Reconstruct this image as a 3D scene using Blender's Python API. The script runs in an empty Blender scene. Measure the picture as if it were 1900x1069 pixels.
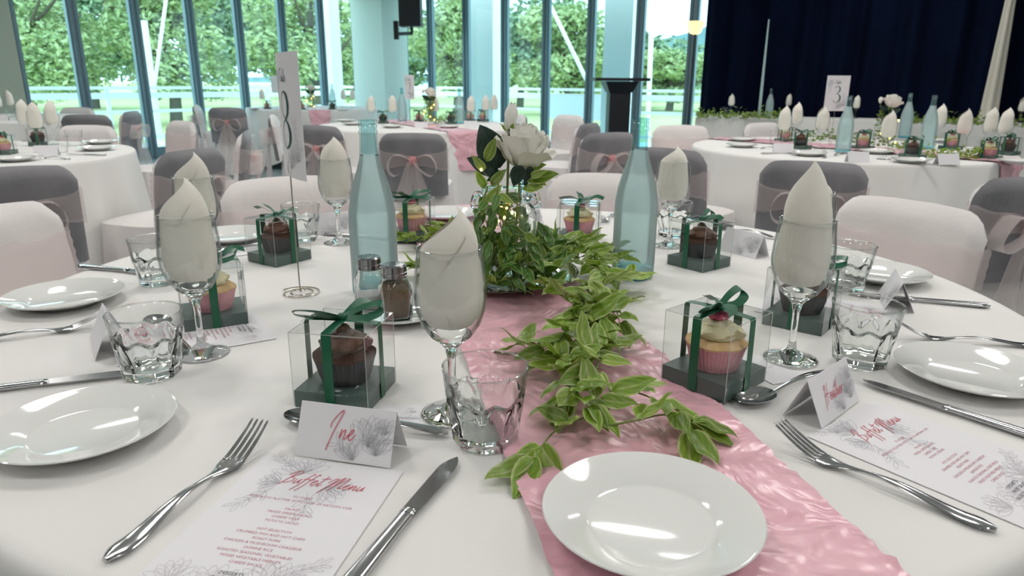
import bpy, bmesh, math, random
from mathutils import Vector, Matrix, noise as mnoise

random.seed(7)
PI = math.pi
scene = bpy.context.scene
COL = scene.collection

# ------------------------------------------------------------------ camera
FPX, TABLE_Z, EYE = 1300.0, 0.74, 0.375
CAM_Z = TABLE_Z + EYE
_up = Vector((30.0, FPX * FPX / (534.5 - 150.0), FPX)).normalized()
_f = Vector((0, 0, -1))
_fw = (_f - _up * _f.dot(_up)).normalized()
_rt = _fw.cross(_up)
CAM_R = Matrix((_rt, _fw, _up))            # camera axes -> world
cam_data = bpy.data.cameras.new('camera')
cam = bpy.data.objects.new('camera', cam_data)
COL.objects.link(cam)
cam.matrix_world = Matrix.Translation((0, 0, CAM_Z)) @ CAM_R.to_4x4()
cam_data.sensor_width = 36.0
cam_data.lens = FPX / 1900.0 * 36.0
cam_data.clip_start, cam_data.clip_end = 0.02, 900
cam_data.dof.use_dof = True
cam_data.dof.focus_distance = 0.92
cam_data.dof.aperture_fstop = 10.0
scene.camera = cam

def ray(px, py):
    return CAM_R @ Vector((px - 950.0, -(py - 534.5), -FPX))
def at(px, py, z=TABLE_Z):
    """point of the horizontal plane z seen at a photograph pixel"""
    d = ray(px, py); t = (z - CAM_Z) / d.z
    return Vector((d.x * t, d.y * t, z))
def atY(px, py, Y):
    d = ray(px, py); t = Y / d.y
    return Vector((d.x * t, Y, CAM_Z + d.z * t))

# ------------------------------------------------------------------ sky
W = bpy.data.worlds.new('overcast_sky'); scene.world = W
W.use_nodes = True
nt = W.node_tree; nt.nodes.clear()
wo = nt.nodes.new('ShaderNodeOutputWorld'); bg = nt.nodes.new('ShaderNodeBackground')
tc = nt.nodes.new('ShaderNodeTexCoord'); nz = nt.nodes.new('ShaderNodeTexNoise'); cr = nt.nodes.new('ShaderNodeValToRGB')
nz.inputs['Scale'].default_value = 2.2; nz.inputs['Detail'].default_value = 4
cr.color_ramp.elements[0].position = .35; cr.color_ramp.elements[0].color = (.62, .80, .95, 1)
cr.color_ramp.elements[1].position = .65; cr.color_ramp.elements[1].color = (.95, .99, 1, 1)
nt.links.new(tc.outputs['Generated'], nz.inputs['Vector']); nt.links.new(nz.outputs['Fac'], cr.inputs['Fac'])
nt.links.new(cr.outputs['Color'], bg.inputs['Color']); nt.links.new(bg.outputs['Background'], wo.inputs['Surface'])
bg.inputs['Strength'].default_value = 3.5

# ------------------------------------------------------------------ the hall's ceiling lights
ROOM_H = 3.05
def ceiling_lamp(x, y, e=14.0, size=.62):
    l = bpy.data.lights.new('ceiling_light', 'AREA'); l.shape = 'DISK'; l.size = size
    l.energy = e; l.color = (1.0, .965, .93)
    o = bpy.data.objects.new('ceiling_light', l); o.location = (x, y, ROOM_H - .06); COL.objects.link(o)
for lx in (-3.6, -1.2, 1.2, 3.6):
    for ly, en in ((-2.6, 11.5), (-.2, 13.0), (2.2, 18.5), (4.6, 18.5), (7.0, 18.5)):
        ceiling_lamp(lx, ly, en)

scene.view_settings.view_transform = 'Standard'
scene.view_settings.look = 'None'
scene.view_settings.exposure = 0.0
scene.view_settings.gamma = 1.0
scene.view_settings.use_curve_mapping = False
cy = scene.cycles
cy.max_bounces = 14; cy.diffuse_bounces = 3; cy.glossy_bounces = 5; cy.transmission_bounces = 12
cy.transparent_max_bounces = 24; cy.sample_clamp_indirect = 6.0; cy.blur_glossy = 0.6

# ------------------------------------------------------------------ materials
MAT = {}
def _new(name):
    m = bpy.data.materials.new(name); m.use_nodes = True
    nt = m.node_tree; nt.nodes.clear()
    out = nt.nodes.new('ShaderNodeOutputMaterial')
    MAT[name] = m
    return m, nt, out
def _noise_color(nt, c, c2, scale, coord='Object'):
    t = nt.nodes.new('ShaderNodeTexCoord'); n = nt.nodes.new('ShaderNodeTexNoise'); r = nt.nodes.new('ShaderNodeValToRGB')
    n.inputs['Scale'].default_value = scale; n.inputs['Detail'].default_value = 5
    r.color_ramp.elements[0].position = .3; r.color_ramp.elements[1].position = .7
    r.color_ramp.elements[0].color = (*c, 1); r.color_ramp.elements[1].color = (*c2, 1)
    nt.links.new(t.outputs[coord], n.inputs['Vector']); nt.links.new(n.outputs['Fac'], r.inputs['Fac'])
    return r.outputs['Color']
def _bump(nt, kind, scale, strength, dist=.001, coord='Object'):
    t = nt.nodes.new('ShaderNodeTexCoord'); b = nt.nodes.new('ShaderNodeBump')
    if kind == 'silk':
        n = nt.nodes.new('ShaderNodeTexNoise'); n.inputs['Scale'].default_value = scale; n.inputs['Detail'].default_value = 2.5; n.inputs['Distortion'].default_value = 2.2
        o = n.outputs['Fac']
    elif kind == 'weave':
        n = nt.nodes.new('ShaderNodeTexMagic'); n.inputs['Scale'].default_value = scale; n.turbulence_depth = 1
        o = n.outputs['Fac']
    else:
        n = nt.nodes.new('ShaderNodeTexNoise'); n.inputs['Scale'].default_value = scale; n.inputs['Detail'].default_value = 6
        o = n.outputs['Fac']
    b.inputs['Strength'].default_value = strength; b.inputs['Distance'].default_value = dist
    nt.links.new(t.outputs[coord], n.inputs['Vector']); nt.links.new(o, b.inputs['Height'])
    return b.outputs['Normal']
def pmat(name, c, rough=.5, metal=0, c2=None, scale=8, bump=None, sheen=0, coat=0, trans=0, ior=1.45, emit=None, spec=None, sss=0, **kw):
    m, nt, out = _new(name)
    p = nt.nodes.new('ShaderNodeBsdfPrincipled'); nt.links.new(p.outputs[0], out.inputs['Surface'])
    I = p.inputs
    I['Base Color'].default_value = (*c, 1); I['Roughness'].default_value = rough; I['Metallic'].default_value = metal
    I['IOR'].default_value = ior; I['Transmission Weight'].default_value = trans
    I['Sheen Weight'].default_value = sheen; I['Coat Weight'].default_value = coat
    if spec is not None: I['Specular IOR Level'].default_value = spec
    if sss: I['Subsurface Weight'].default_value = sss; I['Subsurface Radius'].default_value = (.01, .008, .006); I['Subsurface Scale'].default_value = .3
    if c2: nt.links.new(_noise_color(nt, c, c2, scale), I['Base Color'])
    if bump: nt.links.new(_bump(nt, *bump), I['Normal'])
    if emit: I['Emission Color'].default_value = (*emit[0], 1); I['Emission Strength'].default_value = emit[1]
    return m
def thin_glass(name, tint, ior=1.45, rough=0.0, extra=0.0, edge=None):
    """a thin sheet: straight-through tinted light plus a Fresnel reflection"""
    m, nt, out = _new(name)
    t = nt.nodes.new('ShaderNodeBsdfTransparent'); t.inputs[0].default_value = (*tint, 1)
    g = nt.nodes.new('ShaderNodeBsdfGlossy'); g.inputs['Roughness'].default_value = rough
    geo = nt.nodes.new('ShaderNodeNewGeometry'); dt = nt.nodes.new('ShaderNodeVectorMath'); dt.operation = 'DOT_PRODUCT'
    nt.links.new(geo.outputs['Incoming'], dt.inputs[0]); nt.links.new(geo.outputs['Normal'], dt.inputs[1])
    def mth(op, a, b):
        n = nt.nodes.new('ShaderNodeMath'); n.operation = op
        for i, q in enumerate((a, b)):
            if q is None: continue
            if isinstance(q, (int, float)): n.inputs[i].default_value = q
            else: nt.links.new(q, n.inputs[i])
        return n.outputs[0]
    r0 = ((ior - 1) / (ior + 1)) ** 2
    k = mth('POWER', mth('SUBTRACT', 1.0, mth('ABSOLUTE', dt.outputs['Value'], None)), 5.0)     # Schlick, both faces alike
    if edge:        # the longer way through the wall at a slant takes more light
        ec = nt.nodes.new('ShaderNodeMix'); ec.data_type = 'RGBA'; ec.inputs[6].default_value = (*tint, 1); ec.inputs[7].default_value = (*edge, 1)
        nt.links.new(mth('POWER', mth('SUBTRACT', 1.0, mth('ABSOLUTE', dt.outputs['Value'], None)), 4.0), ec.inputs[0]); nt.links.new(ec.outputs[2], t.inputs[0])
    mx = nt.nodes.new('ShaderNodeMixShader')
    src = mth('ADD', mth('MULTIPLY', k, 1 - r0), r0)
    if extra:
        a = nt.nodes.new('ShaderNodeMath'); a.operation = 'ADD'; a.inputs[1].default_value = extra; a.use_clamp = True
        nt.links.new(src, a.inputs[0]); src = a.outputs[0]
    nt.links.new(src, mx.inputs[0]); nt.links.new(t.outputs[0], mx.inputs[1]); nt.links.new(g.outputs[0], mx.inputs[2])
    nt.links.new(mx.outputs[0], out.inputs['Surface'])
    return m
def sheer(name, c, alpha, rough=.5):
    """translucent woven sheer: part open weave, part thread"""
    m, nt, out = _new(name)
    t = nt.nodes.new('ShaderNodeBsdfTransparent')
    d = nt.nodes.new('ShaderNodeBsdfDiffuse'); d.inputs[0].default_value = (*c, 1)
    l = nt.nodes.new('ShaderNodeBsdfTranslucent'); l.inputs[0].default_value = (*c, 1)
    a = nt.nodes.new('ShaderNodeMixShader'); a.inputs[0].default_value = .4
    b = nt.nodes.new('ShaderNodeMixShader'); b.inputs[0].default_value = alpha
    nt.links.new(d.outputs[0], a.inputs[1]); nt.links.new(l.outputs[0], a.inputs[2])
    nt.links.new(t.outputs[0], b.inputs[1]); nt.links.new(a.outputs[0], b.inputs[2])
    nt.links.new(b.outputs[0], out.inputs['Surface'])
    return m
def glassy(name, c, rough=0.0, ior=1.47):
    m, nt, out = _new(name)
    g = nt.nodes.new('ShaderNodeBsdfGlass'); g.inputs['Color'].default_value = (*c, 1)
    g.inputs['Roughness'].default_value = rough; g.inputs['IOR'].default_value = ior
    nt.links.new(g.outputs[0], out.inputs['Surface']); return m
def leafmat(name, mid, edge, vein, trans=.25, coat=.2):
    """leaf: UV x runs along the blade, UV y across it (0.5 = midrib)"""
    m, nt, out = _new(name)
    N, L = nt.nodes.new, nt.links.new
    uv = N('ShaderNodeUVMap'); uv.uv_map = 'UVMap'
    sep = N('ShaderNodeSeparateXYZ'); L(uv.outputs[0], sep.inputs[0])
    s = N('ShaderNodeMath'); s.operation = 'SUBTRACT'; s.inputs[1].default_value = .5; L(sep.outputs['Y'], s.inputs[0])
    ab = N('ShaderNodeMath'); ab.operation = 'ABSOLUTE'; L(s.outputs[0], ab.inputs[0])
    r = N('ShaderNodeValToRGB'); L(ab.outputs[0], r.inputs[0])
    e = r.color_ramp.elements
    e[0].position = 0; e[0].color = (*vein, 1); e[1].position = .5; e[1].color = (*edge, 1)
    for pos, c in ((.035, vein), (.07, mid), (.36, mid), (.44, edge)):
        x = e.new(pos); x.color = (*c, 1)
    # side veins
    w = N('ShaderNodeTexWave'); w.inputs['Scale'].default_value = 2.2; w.inputs['Distortion'].default_value = 2.5
    w.bands_direction = 'DIAGONAL'; L(uv.outputs[0], w.inputs['Vector'])
    oi = N('ShaderNodeObjectInfo'); hs = N('ShaderNodeHueSaturation'); L(r.outputs[0], hs.inputs['Color'])
    mr = N('ShaderNodeMapRange'); mr.inputs[3].default_value = .72; mr.inputs[4].default_value = 1.25; L(oi.outputs['Random'], mr.inputs[0])
    L(mr.outputs[0], hs.inputs['Value'])
    mixc = N('ShaderNodeMix'); mixc.data_type = 'RGBA'; mixc.blend_type = 'MULTIPLY'; mixc.inputs[0].default_value = .16
    L(hs.outputs[0], mixc.inputs[6]); L(w.outputs['Color'], mixc.inputs[7])
    p = N('ShaderNodeBsdfPrincipled'); L(mixc.outputs[2], p.inputs['Base Color']); p.inputs['Roughness'].default_value = .45
    p.inputs['Coat Weight'].default_value = coat; p.inputs['Coat Roughness'].default_value = .3
    bp = N('ShaderNodeBump'); bp.inputs['Strength'].default_value = .25; bp.inputs['Distance'].default_value = .001; L(w.outputs['Fac'], bp.inputs['Height']); L(bp.outputs[0], p.inputs['Normal'])
    tl = N('ShaderNodeBsdfTranslucent'); L(mixc.outputs[2], tl.inputs[0])
    mx = N('ShaderNodeMixShader'); mx.inputs[0].default_value = trans
    L(p.outputs[0], mx.inputs[1]); L(tl.outputs[0], mx.inputs[2]); L(mx.outputs[0], out.inputs['Surface'])
    return m

pmat('linen', (.80, .79, .77), .85, c2=(.84, .83, .81), scale=3, bump=('weave', 420, .12, .0006), sheen=.15)
pmat('satin', (.78, .40, .48), .30, c2=(.85, .50, .57), scale=6, sheen=.2, bump=('silk', 7, .8, .022), spec=.9)
pmat('porcelain', (.82, .83, .81), .08, coat=.6, sss=0)
pmat('steel', (.50, .50, .51), .13, 1.0, c2=(.56, .56, .57), scale=30)
pmat('dark_steel', (.33, .33, .34), .22, 1.0, bump=('noise', 300, .1, .0003))
pmat('silver', (.72, .74, .73), .12, 1.0, bump=('noise', 60, .08, .001))
pmat('wire', (.52, .48, .42), .25, 1.0)
glassy('glass', (.985, .995, .99))
glassy('aqua_clear', (.72, .93, .94), .02)
thin_glass('fine_glass', (.988, .993, .990), 1.5, .0, .012, (.38, .43, .43))
thin_glass('acrylic', (.955, .965, .96), 1.42, .015, .012)
thin_glass('window_glass', (.62, .89, .91), 1.45)
def frosted():
    m, nt, out = _new('aqua_frost')
    N, L = nt.nodes.new, nt.links.new
    g = N('ShaderNodeBsdfGlass'); g.inputs['Color'].default_value = (.62, .90, .92, 1); g.inputs['Roughness'].default_value = .32; g.inputs['IOR'].default_value = 1.4
    d = N('ShaderNodeBsdfDiffuse'); L(_noise_color(nt, (.80, .98, .98), (.90, .995, .995), 9), d.inputs[0])
    t = N('ShaderNodeBsdfTranslucent'); t.inputs[0].default_value = (.74, .93, .94, 1)
    a = N('ShaderNodeMixShader'); a.inputs[0].default_value = .55; L(d.outputs[0], a.inputs[1]); L(t.outputs[0], a.inputs[2])
    lw = N('ShaderNodeNewGeometry'); dv = N('ShaderNodeVectorMath'); dv.operation = 'DOT_PRODUCT'; L(lw.outputs['Incoming'], dv.inputs[0]); L(lw.outputs['Normal'], dv.inputs[1])
    ab = N('ShaderNodeMath'); ab.operation = 'ABSOLUTE'; L(dv.outputs['Value'], ab.inputs[0])
    cg = N('ShaderNodeValToRGB'); L(ab.outputs[0], cg.inputs[0]); cg.color_ramp.elements[0].color = (.22, .55, .58, 1); cg.color_ramp.elements[1].color = (.84, .965, .97, 1); cg.color_ramp.elements[1].position = .45
    tr = N('ShaderNodeBsdfTransparent'); L(cg.outputs[0], tr.inputs[0]); tr.inputs[0].default_value = (.84, .965, .97, 1)
    b = N('ShaderNodeMixShader'); b.inputs[0].default_value = .54; L(tr.outputs[0], b.inputs[1]); L(a.outputs[0], b.inputs[2])
    gl = N('ShaderNodeBsdfGlossy'); gl.inputs['Roughness'].default_value = .28
    f = N('ShaderNodeFresnel'); f.inputs['IOR'].default_value = 1.5
    c = N('ShaderNodeMixShader'); L(f.outputs[0], c.inputs[0]); L(b.outputs[0], c.inputs[1]); L(gl.outputs[0], c.inputs[2])
    L(c.outputs[0], out.inputs['Surface'])
frosted()
thin_glass('aqua_base', (.42, .80, .86), 1.5, .1, .06)
thin_glass('aqua_neck', (.80, .94, .95), 1.5, .03, .07, (.32, .58, .60))
pmat('ribbon', (.004, .105, .048), .36, sheen=.05, bump=('weave', 500, .1, .0004), spec=.6)
pmat('tray', (.085, .13, .118), .45)
pmat('paper', (.83, .82, .85), .75, bump=('noise', 900, .05, .0002))
pmat('napkin', (.85, .82, .74), .8, c2=(.88, .85, .78), scale=20, bump=('noise', 160, .3, .0008), sss=0)
pmat('ink_red', (.62, .09, .13), .7)
pmat('ink_rose', (.62, .28, .34), .7)
pmat('ink_grey', (.52, .53, .56), .7)
pmat('ink_pale', (.62, .58, .62), .7)
pmat('ink_dark', (.07, .09, .10), .7)
pmat('ink_green', (.03, .10, .09), .6)
pmat('wrapper_pink', (.72, .30, .36), .7, c2=(.80, .42, .46), scale=40)
pmat('wrapper_black', (.035, .035, .04), .45)
pmat('sponge', (.66, .42, .20), .9, c2=(.76, .54, .30), scale=120, bump=('noise', 250, .5, .001))
pmat('sponge_dark', (.07, .03, .018), .9, bump=('noise', 250, .5, .001))
pmat('buttercream', (.90, .84, .56), .5, sss=.15, bump=('noise', 200, .2, .0006))
pmat('ganache', (.14, .065, .04), .42, c2=(.19, .09, .06), scale=60)
pmat('candy', (.70, .06, .17), .5, c2=(.80, .18, .28), scale=150, bump=('noise', 400, .5, .0008))
pmat('pepper', (.17, .11, .065), .9, c2=(.23, .155, .095), scale=300)
pmat('salt', (.86, .86, .86), .8)
pmat('rose', (.90, .89, .81), .6, c2=(.94, .93, .87), scale=30, sss=.1, bump=('noise', 80, .25, .001))
leafmat('leaf', (.20, .345, .026), (.47, .57, .19), (.36, .47, .12))
leafmat('leaf_light', (.26, .40, .05), (.54, .62, .27), (.43, .52, .19))
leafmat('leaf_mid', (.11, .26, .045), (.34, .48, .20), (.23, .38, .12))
leafmat('leaf_dark', (.006, .035, .022), (.012, .055, .03), (.01, .045, .028), .05)
pmat('stem', (.16, .22, .045), .6, c2=(.22, .25, .08), scale=60)
pmat('sepal', (.22, .33, .08), .6)
pmat('bulb', (1, .85, .35), .3, emit=((1, .72, .12), 9.0))
pmat('cover', (.78, .74, .73), .75, c2=(.81, .77, .76), scale=5, bump=('noise', 14, .4, .01), sheen=.2)
pmat('cover_back', (.16, .16, .175), .48, c2=(.27, .26, .28), scale=4, sheen=.3, bump=('noise', 12, .5, .01))
sheer('organza', (.86, .74, .73), .36)
sheer('organza_bow', (.93, .82, .80), .50)
sheer('organza_knot', (.90, .50, .50), .65)
pmat('wall_paint', (.50, .54, .45), .8, c2=(.51, .55, .46), scale=2)
pmat('column_paint', (.72, .80, .75), .8)
pmat('plaster', (.78, .78, .76), .9)
pmat('carpet', (.20, .25, .26), .32, c2=(.25, .30, .31), scale=6, bump=('noise', 60, .08, .002))
pmat('aluminium', (.20, .29, .34), .42, .35)
pmat('black_plastic', (.012, .012, .014), .45)
pmat('black_wood', (.006, .007, .012), .4)
pmat('velvet', (.0012, .0030, .0135), .95, c2=(.002, .005, .02), scale=3, spec=.1)
pmat('white_paint', (.93, .94, .94), .6)
pmat('deck', (.72, .78, .77), .35, c2=(.80, .84, .83), scale=3)
pmat('grass', (.44, .52, .22), .9, c2=(.52, .58, .28), scale=.6)
pmat('foliage', (.28, .39, .18), .6, c2=(.54, .62, .34), scale=.9)
pmat('foliage_dark', (.16, .26, .17), .6, c2=(.34, .45, .27), scale=.9)
pmat('bark', (.12, .10, .08), .9)
pmat('hill', (.10, .20, .22), .9, c2=(.14, .26, .25), scale=.05)
pmat('pale_drape', (.62, .60, .52), .8)
pmat('gap_light_tone', (.45, .60, .62), .5)  # colour stands for the light seen through the curtain gap
pmat('lampshade', (.95, .85, .6), .5, emit=((1, .72, .25), 1.6))
pmat('switch', (.55, .58, .55), .5)
pmat('banner', (.72, .80, .82), .7)
# ------------------------------------------------------------------ mesh helpers
class MB:
    def __init__(s): s.v, s.f, s.uv = [], [], None
    def add(s, vs, fs, uvs=None):
        b = len(s.v); s.v += [tuple(p) for p in vs]; s.f += [tuple(b + i for i in q) for q in fs]
        if uvs is not None:
            if s.uv is None: s.uv = []
            s.uv += list(uvs)
        return s
    def box(s, c, d, M=None):
        x, y, z = d[0] / 2, d[1] / 2, d[2] / 2
        vs = [Vector((sx * x, sy * y, sz * z)) for sx in (-1, 1) for sy in (-1, 1) for sz in (-1, 1)]
        if M: vs = [M @ p for p in vs]
        vs = [p + Vector(c) for p in vs]
        return s.add(vs, [(0, 1, 3, 2), (4, 6, 7, 5), (0, 4, 5, 1), (2, 3, 7, 6), (0, 2, 6, 4), (1, 5, 7, 3)])
    def lathe(s, prof, n=48, rfun=None, cap=False):
        vs, fs = [], []
        m = len(prof)
        for i in range(n):
            a = 2 * PI * i / n
            for (r, z) in prof:
                rr = r if rfun is None else rfun(r, z, a)
                vs.append((rr * math.cos(a), rr * math.sin(a), z))
        for i in range(n):
            j = (i + 1) % n
            for k in range(m - 1):
                fs.append((i * m + k, j * m + k, j * m + k + 1, i * m + k + 1))
        return s.add(vs, fs)
    def grid(s, fn, nu, nv, wrap=False, uv=False):
        vs, fs, uvs = [], [], []
        for i in range(nu + 1):
            for j in range(nv + 1):
                vs.append(fn(i / nu, j / nv)); uvs.append((i / nu, j / nv))
        for i in range(nu):
            for j in range(nv):
                a = i * (nv + 1) + j
                fs.append((a, a + nv + 1, a + nv + 2, a + 1))
        return s.add(vs, fs, uvs if uv else None)
    def tube(s, pts, r, n=8, cap=True):
        pts = [Vector(p) for p in pts]; m = len(pts); vs, fs = [], []
        ref = Vector((0, 0, 1))
        for i, p in enumerate(pts):
            t = (pts[min(i + 1, m - 1)] - pts[max(i - 1, 0)]).normalized()
            if i == 0:
                ref = Vector((0, 0, 1)) if abs(t.z) < .9 else Vector((1, 0, 0))
            x = ref - t * ref.dot(t)
            x = x.normalized() if x.length > 1e-6 else t.orthogonal().normalized()
            ref = x; y = t.cross(x)
            rr = r[i] if isinstance(r, (list, tuple)) else r
            for k in range(n):
                a = 2 * PI * k / n
                vs.append(p + x * (rr * math.cos(a)) + y * (rr * math.sin(a)))
        for i in range(m - 1):
            for k in range(n):
                a, b = i * n + k, i * n + (k + 1) % n
                fs.append((a, b, b + n, a + n))
        if cap:
            fs.append(tuple(range(n))[::-1]); fs.append(tuple((m - 1) * n + k for k in range(n)))
        return s.add(vs, fs)
    def loft(s, secs, n=12, power=1.0):
        """secs: (x, y, z, half width in y, half height in z), along +x"""
        vs, fs = [], []
        for (x, y, z, w, h) in secs:
            for k in range(n):
                a = 2 * PI * k / n
                ca, sa = math.cos(a), math.sin(a)
                vs.append((x, y + w * math.copysign(abs(ca) ** power, ca), z + h * math.copysign(abs(sa) ** power, sa)))
        m = len(secs)
        for i in range(m - 1):
            for k in range(n):
                a, b = i * n + k, i * n + (k + 1) % n
                fs.append((a, b, b + n, a + n))
        fs.append(tuple(range(n))[::-1]); fs.append(tuple((m - 1) * n + k for k in range(n)))
        return s.add(vs, fs)
    def strip(s, pts, width, side, thick=0):
        """ribbon along pts; side = width direction per point (or one for all)"""
        pts = [Vector(p) for p in pts]; vs, fs = [], []
        for i, p in enumerate(pts):
            d = Vector(side[i] if isinstance(side, list) else side).normalized()
            w = width[i] if isinstance(width, (list, tuple)) else width
            vs += [p - d * w / 2, p, p + d * w / 2]
        for i in range(len(pts) - 1):
            a = 3 * i
            fs += [(a, a + 3, a + 4, a + 1), (a + 1, a + 4, a + 5, a + 2)]
        return s.add(vs, fs)
    def sphere(s, c, r, n=12, m=8, fn=None):
        vs, fs = [], []
        for j in range(m + 1):
            t = PI * j / m
            for i in range(n):
                a = 2 * PI * i / n
                d = Vector((math.sin(t) * math.cos(a), math.sin(t) * math.sin(a), math.cos(t)))
                k = fn(d) if fn else 1
                rr = r if isinstance(r, (tuple, list)) else (r, r, r)
                vs.append(Vector(c) + Vector((d.x * rr[0], d.y * rr[1], d.z * rr[2])) * k)
        for j in range(m):
            for i in range(n):
                a, b = j * n + i, j * n + (i + 1) % n
                fs.append((a, a + n, b + n, b))
        return s.add(vs, fs)
    def xform(s, M):
        s.v = [tuple(M @ Vector(p)) for p in s.v]; return s
    def mesh(s, name, mat, smooth=True, angle=40, solid=0):
        me = bpy.data.meshes.new(name); me.from_pydata(s.v, [], s.f)
        if s.uv is not None:
            ul = me.uv_layers.new(name='UVMap')
            flat = []
            for lp in me.loops: flat += s.uv[lp.vertex_index]
            ul.data.foreach_set('uv', flat)
        me.validate(); me.update()
        bm = bmesh.new(); bm.from_mesh(me)
        bmesh.ops.remove_doubles(bm, verts=bm.verts, dist=1e-6)
        bmesh.ops.recalc_face_normals(bm, faces=bm.faces)
        if solid:
            bmesh.ops.solidify(bm, geom=bm.faces[:], thickness=solid)
        bm.to_mesh(me); bm.free()
        if smooth:
            me.shade_smooth()
            me.set_sharp_from_angle(angle=math.radians(angle))
        me.materials.append(MAT[mat])
        return me

def catmull(pts, k=8, closed=False):
    P = [Vector(p) for p in pts]; n = len(P); out = []
    rng = n if closed else n - 1
    for i in range(rng):
        if closed: a, b, c, d = P[i - 1], P[i], P[(i + 1) % n], P[(i + 2) % n]
        else: a, b, c, d = P[max(i - 1, 0)], P[i], P[i + 1], P[min(i + 2, n - 1)]
        for j in range(k):
            t = j / k
            out.append(.5 * ((2 * b) + (c - a) * t + (2 * a - 5 * b + 4 * c - d) * t * t + (3 * b - a - 3 * c + d) * t ** 3))
    if not closed: out.append(P[-1])
    else: out.append(out[0].copy())
    return out

# ------------------------------------------------------------------ scene objects
def link(o): COL.objects.link(o); return o
def obj(name, me, parent=None, loc=(0, 0, 0), rot=None, scale=None):
    o = bpy.data.objects.new(name, me); link(o)
    o.location = loc
    if rot is not None: o.rotation_euler = rot if not isinstance(rot, (int, float)) else (0, 0, rot)
    if scale is not None: o.scale = (scale,) * 3 if isinstance(scale, (int, float)) else scale
    if parent is not None: o.parent = parent
    return o
def tag(o, label, cat, group=None, kind=None):
    o['label'] = label; o['category'] = cat
    if group: o['group'] = group
    if kind: o['kind'] = kind
    return o
def structure(o, label=None):
    o['kind'] = 'structure'
    if label: o['label'] = label
    return o
class Kit:
    """a thing's parts: list of (name, mesh, [sub-parts], label)"""
    def __init__(s): s.parts = []
    def part(s, name, me, subs=(), label=None):
        s.parts.append((name, me, list(subs), label)); return s
def place(name, kit, loc, rz=0, label=None, cat=None, group=None, scale=None, rot=None):
    r = rot if rot is not None else (0, 0, rz)
    if len(kit.parts) == 1 and not kit.parts[0][2]:
        o = obj(name, kit.parts[0][1], None, loc, r, scale)
    else:
        o = obj(name, None, None, loc, r, scale); o.empty_display_size = .02
        for (pn, me, subs, lb) in kit.parts:
            c = obj(pn, me, o)
            if lb: c['label'] = lb
            for (sn, sm) in subs: obj(sn, sm, c)
    if label: tag(o, label, cat, group)
    return o

# ------------------------------------------------------------------ lettering: pen strokes
def pen(strokes, width, mat, name, z=.00025, k=6, smooth=True):
    """flat ribbons in the xy plane; a stroke is a list of (x, y) or (x, y, width factor)"""
    mb = MB()
    for st in strokes:
        if len(st) < 2: continue
        w3 = [(p[0], p[1], p[2] if len(p) > 2 else 1.0) for p in st]
        P = catmull(w3, k) if smooth and len(st) > 2 else [Vector(p) for p in w3]
        vs, fs = [], []
        for i, p in enumerate(P):
            t = P[min(i + 1, len(P) - 1)] - P[max(i - 1, 0)]
            n = Vector((-t.y, t.x, 0))
            n = n.normalized() if n.length > 1e-9 else Vector((1, 0, 0))
            w = width * p.z / 2
            vs += [(p.x - n.x * w, p.y - n.y * w, z), (p.x + n.x * w, p.y + n.y * w, z)]
        for i in range(len(P) - 1):
            fs.append((2 * i, 2 * i + 2, 2 * i + 3, 2 * i + 1))
        mb.add(vs, fs)
    return mb.mesh(name, mat, smooth=False)
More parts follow.
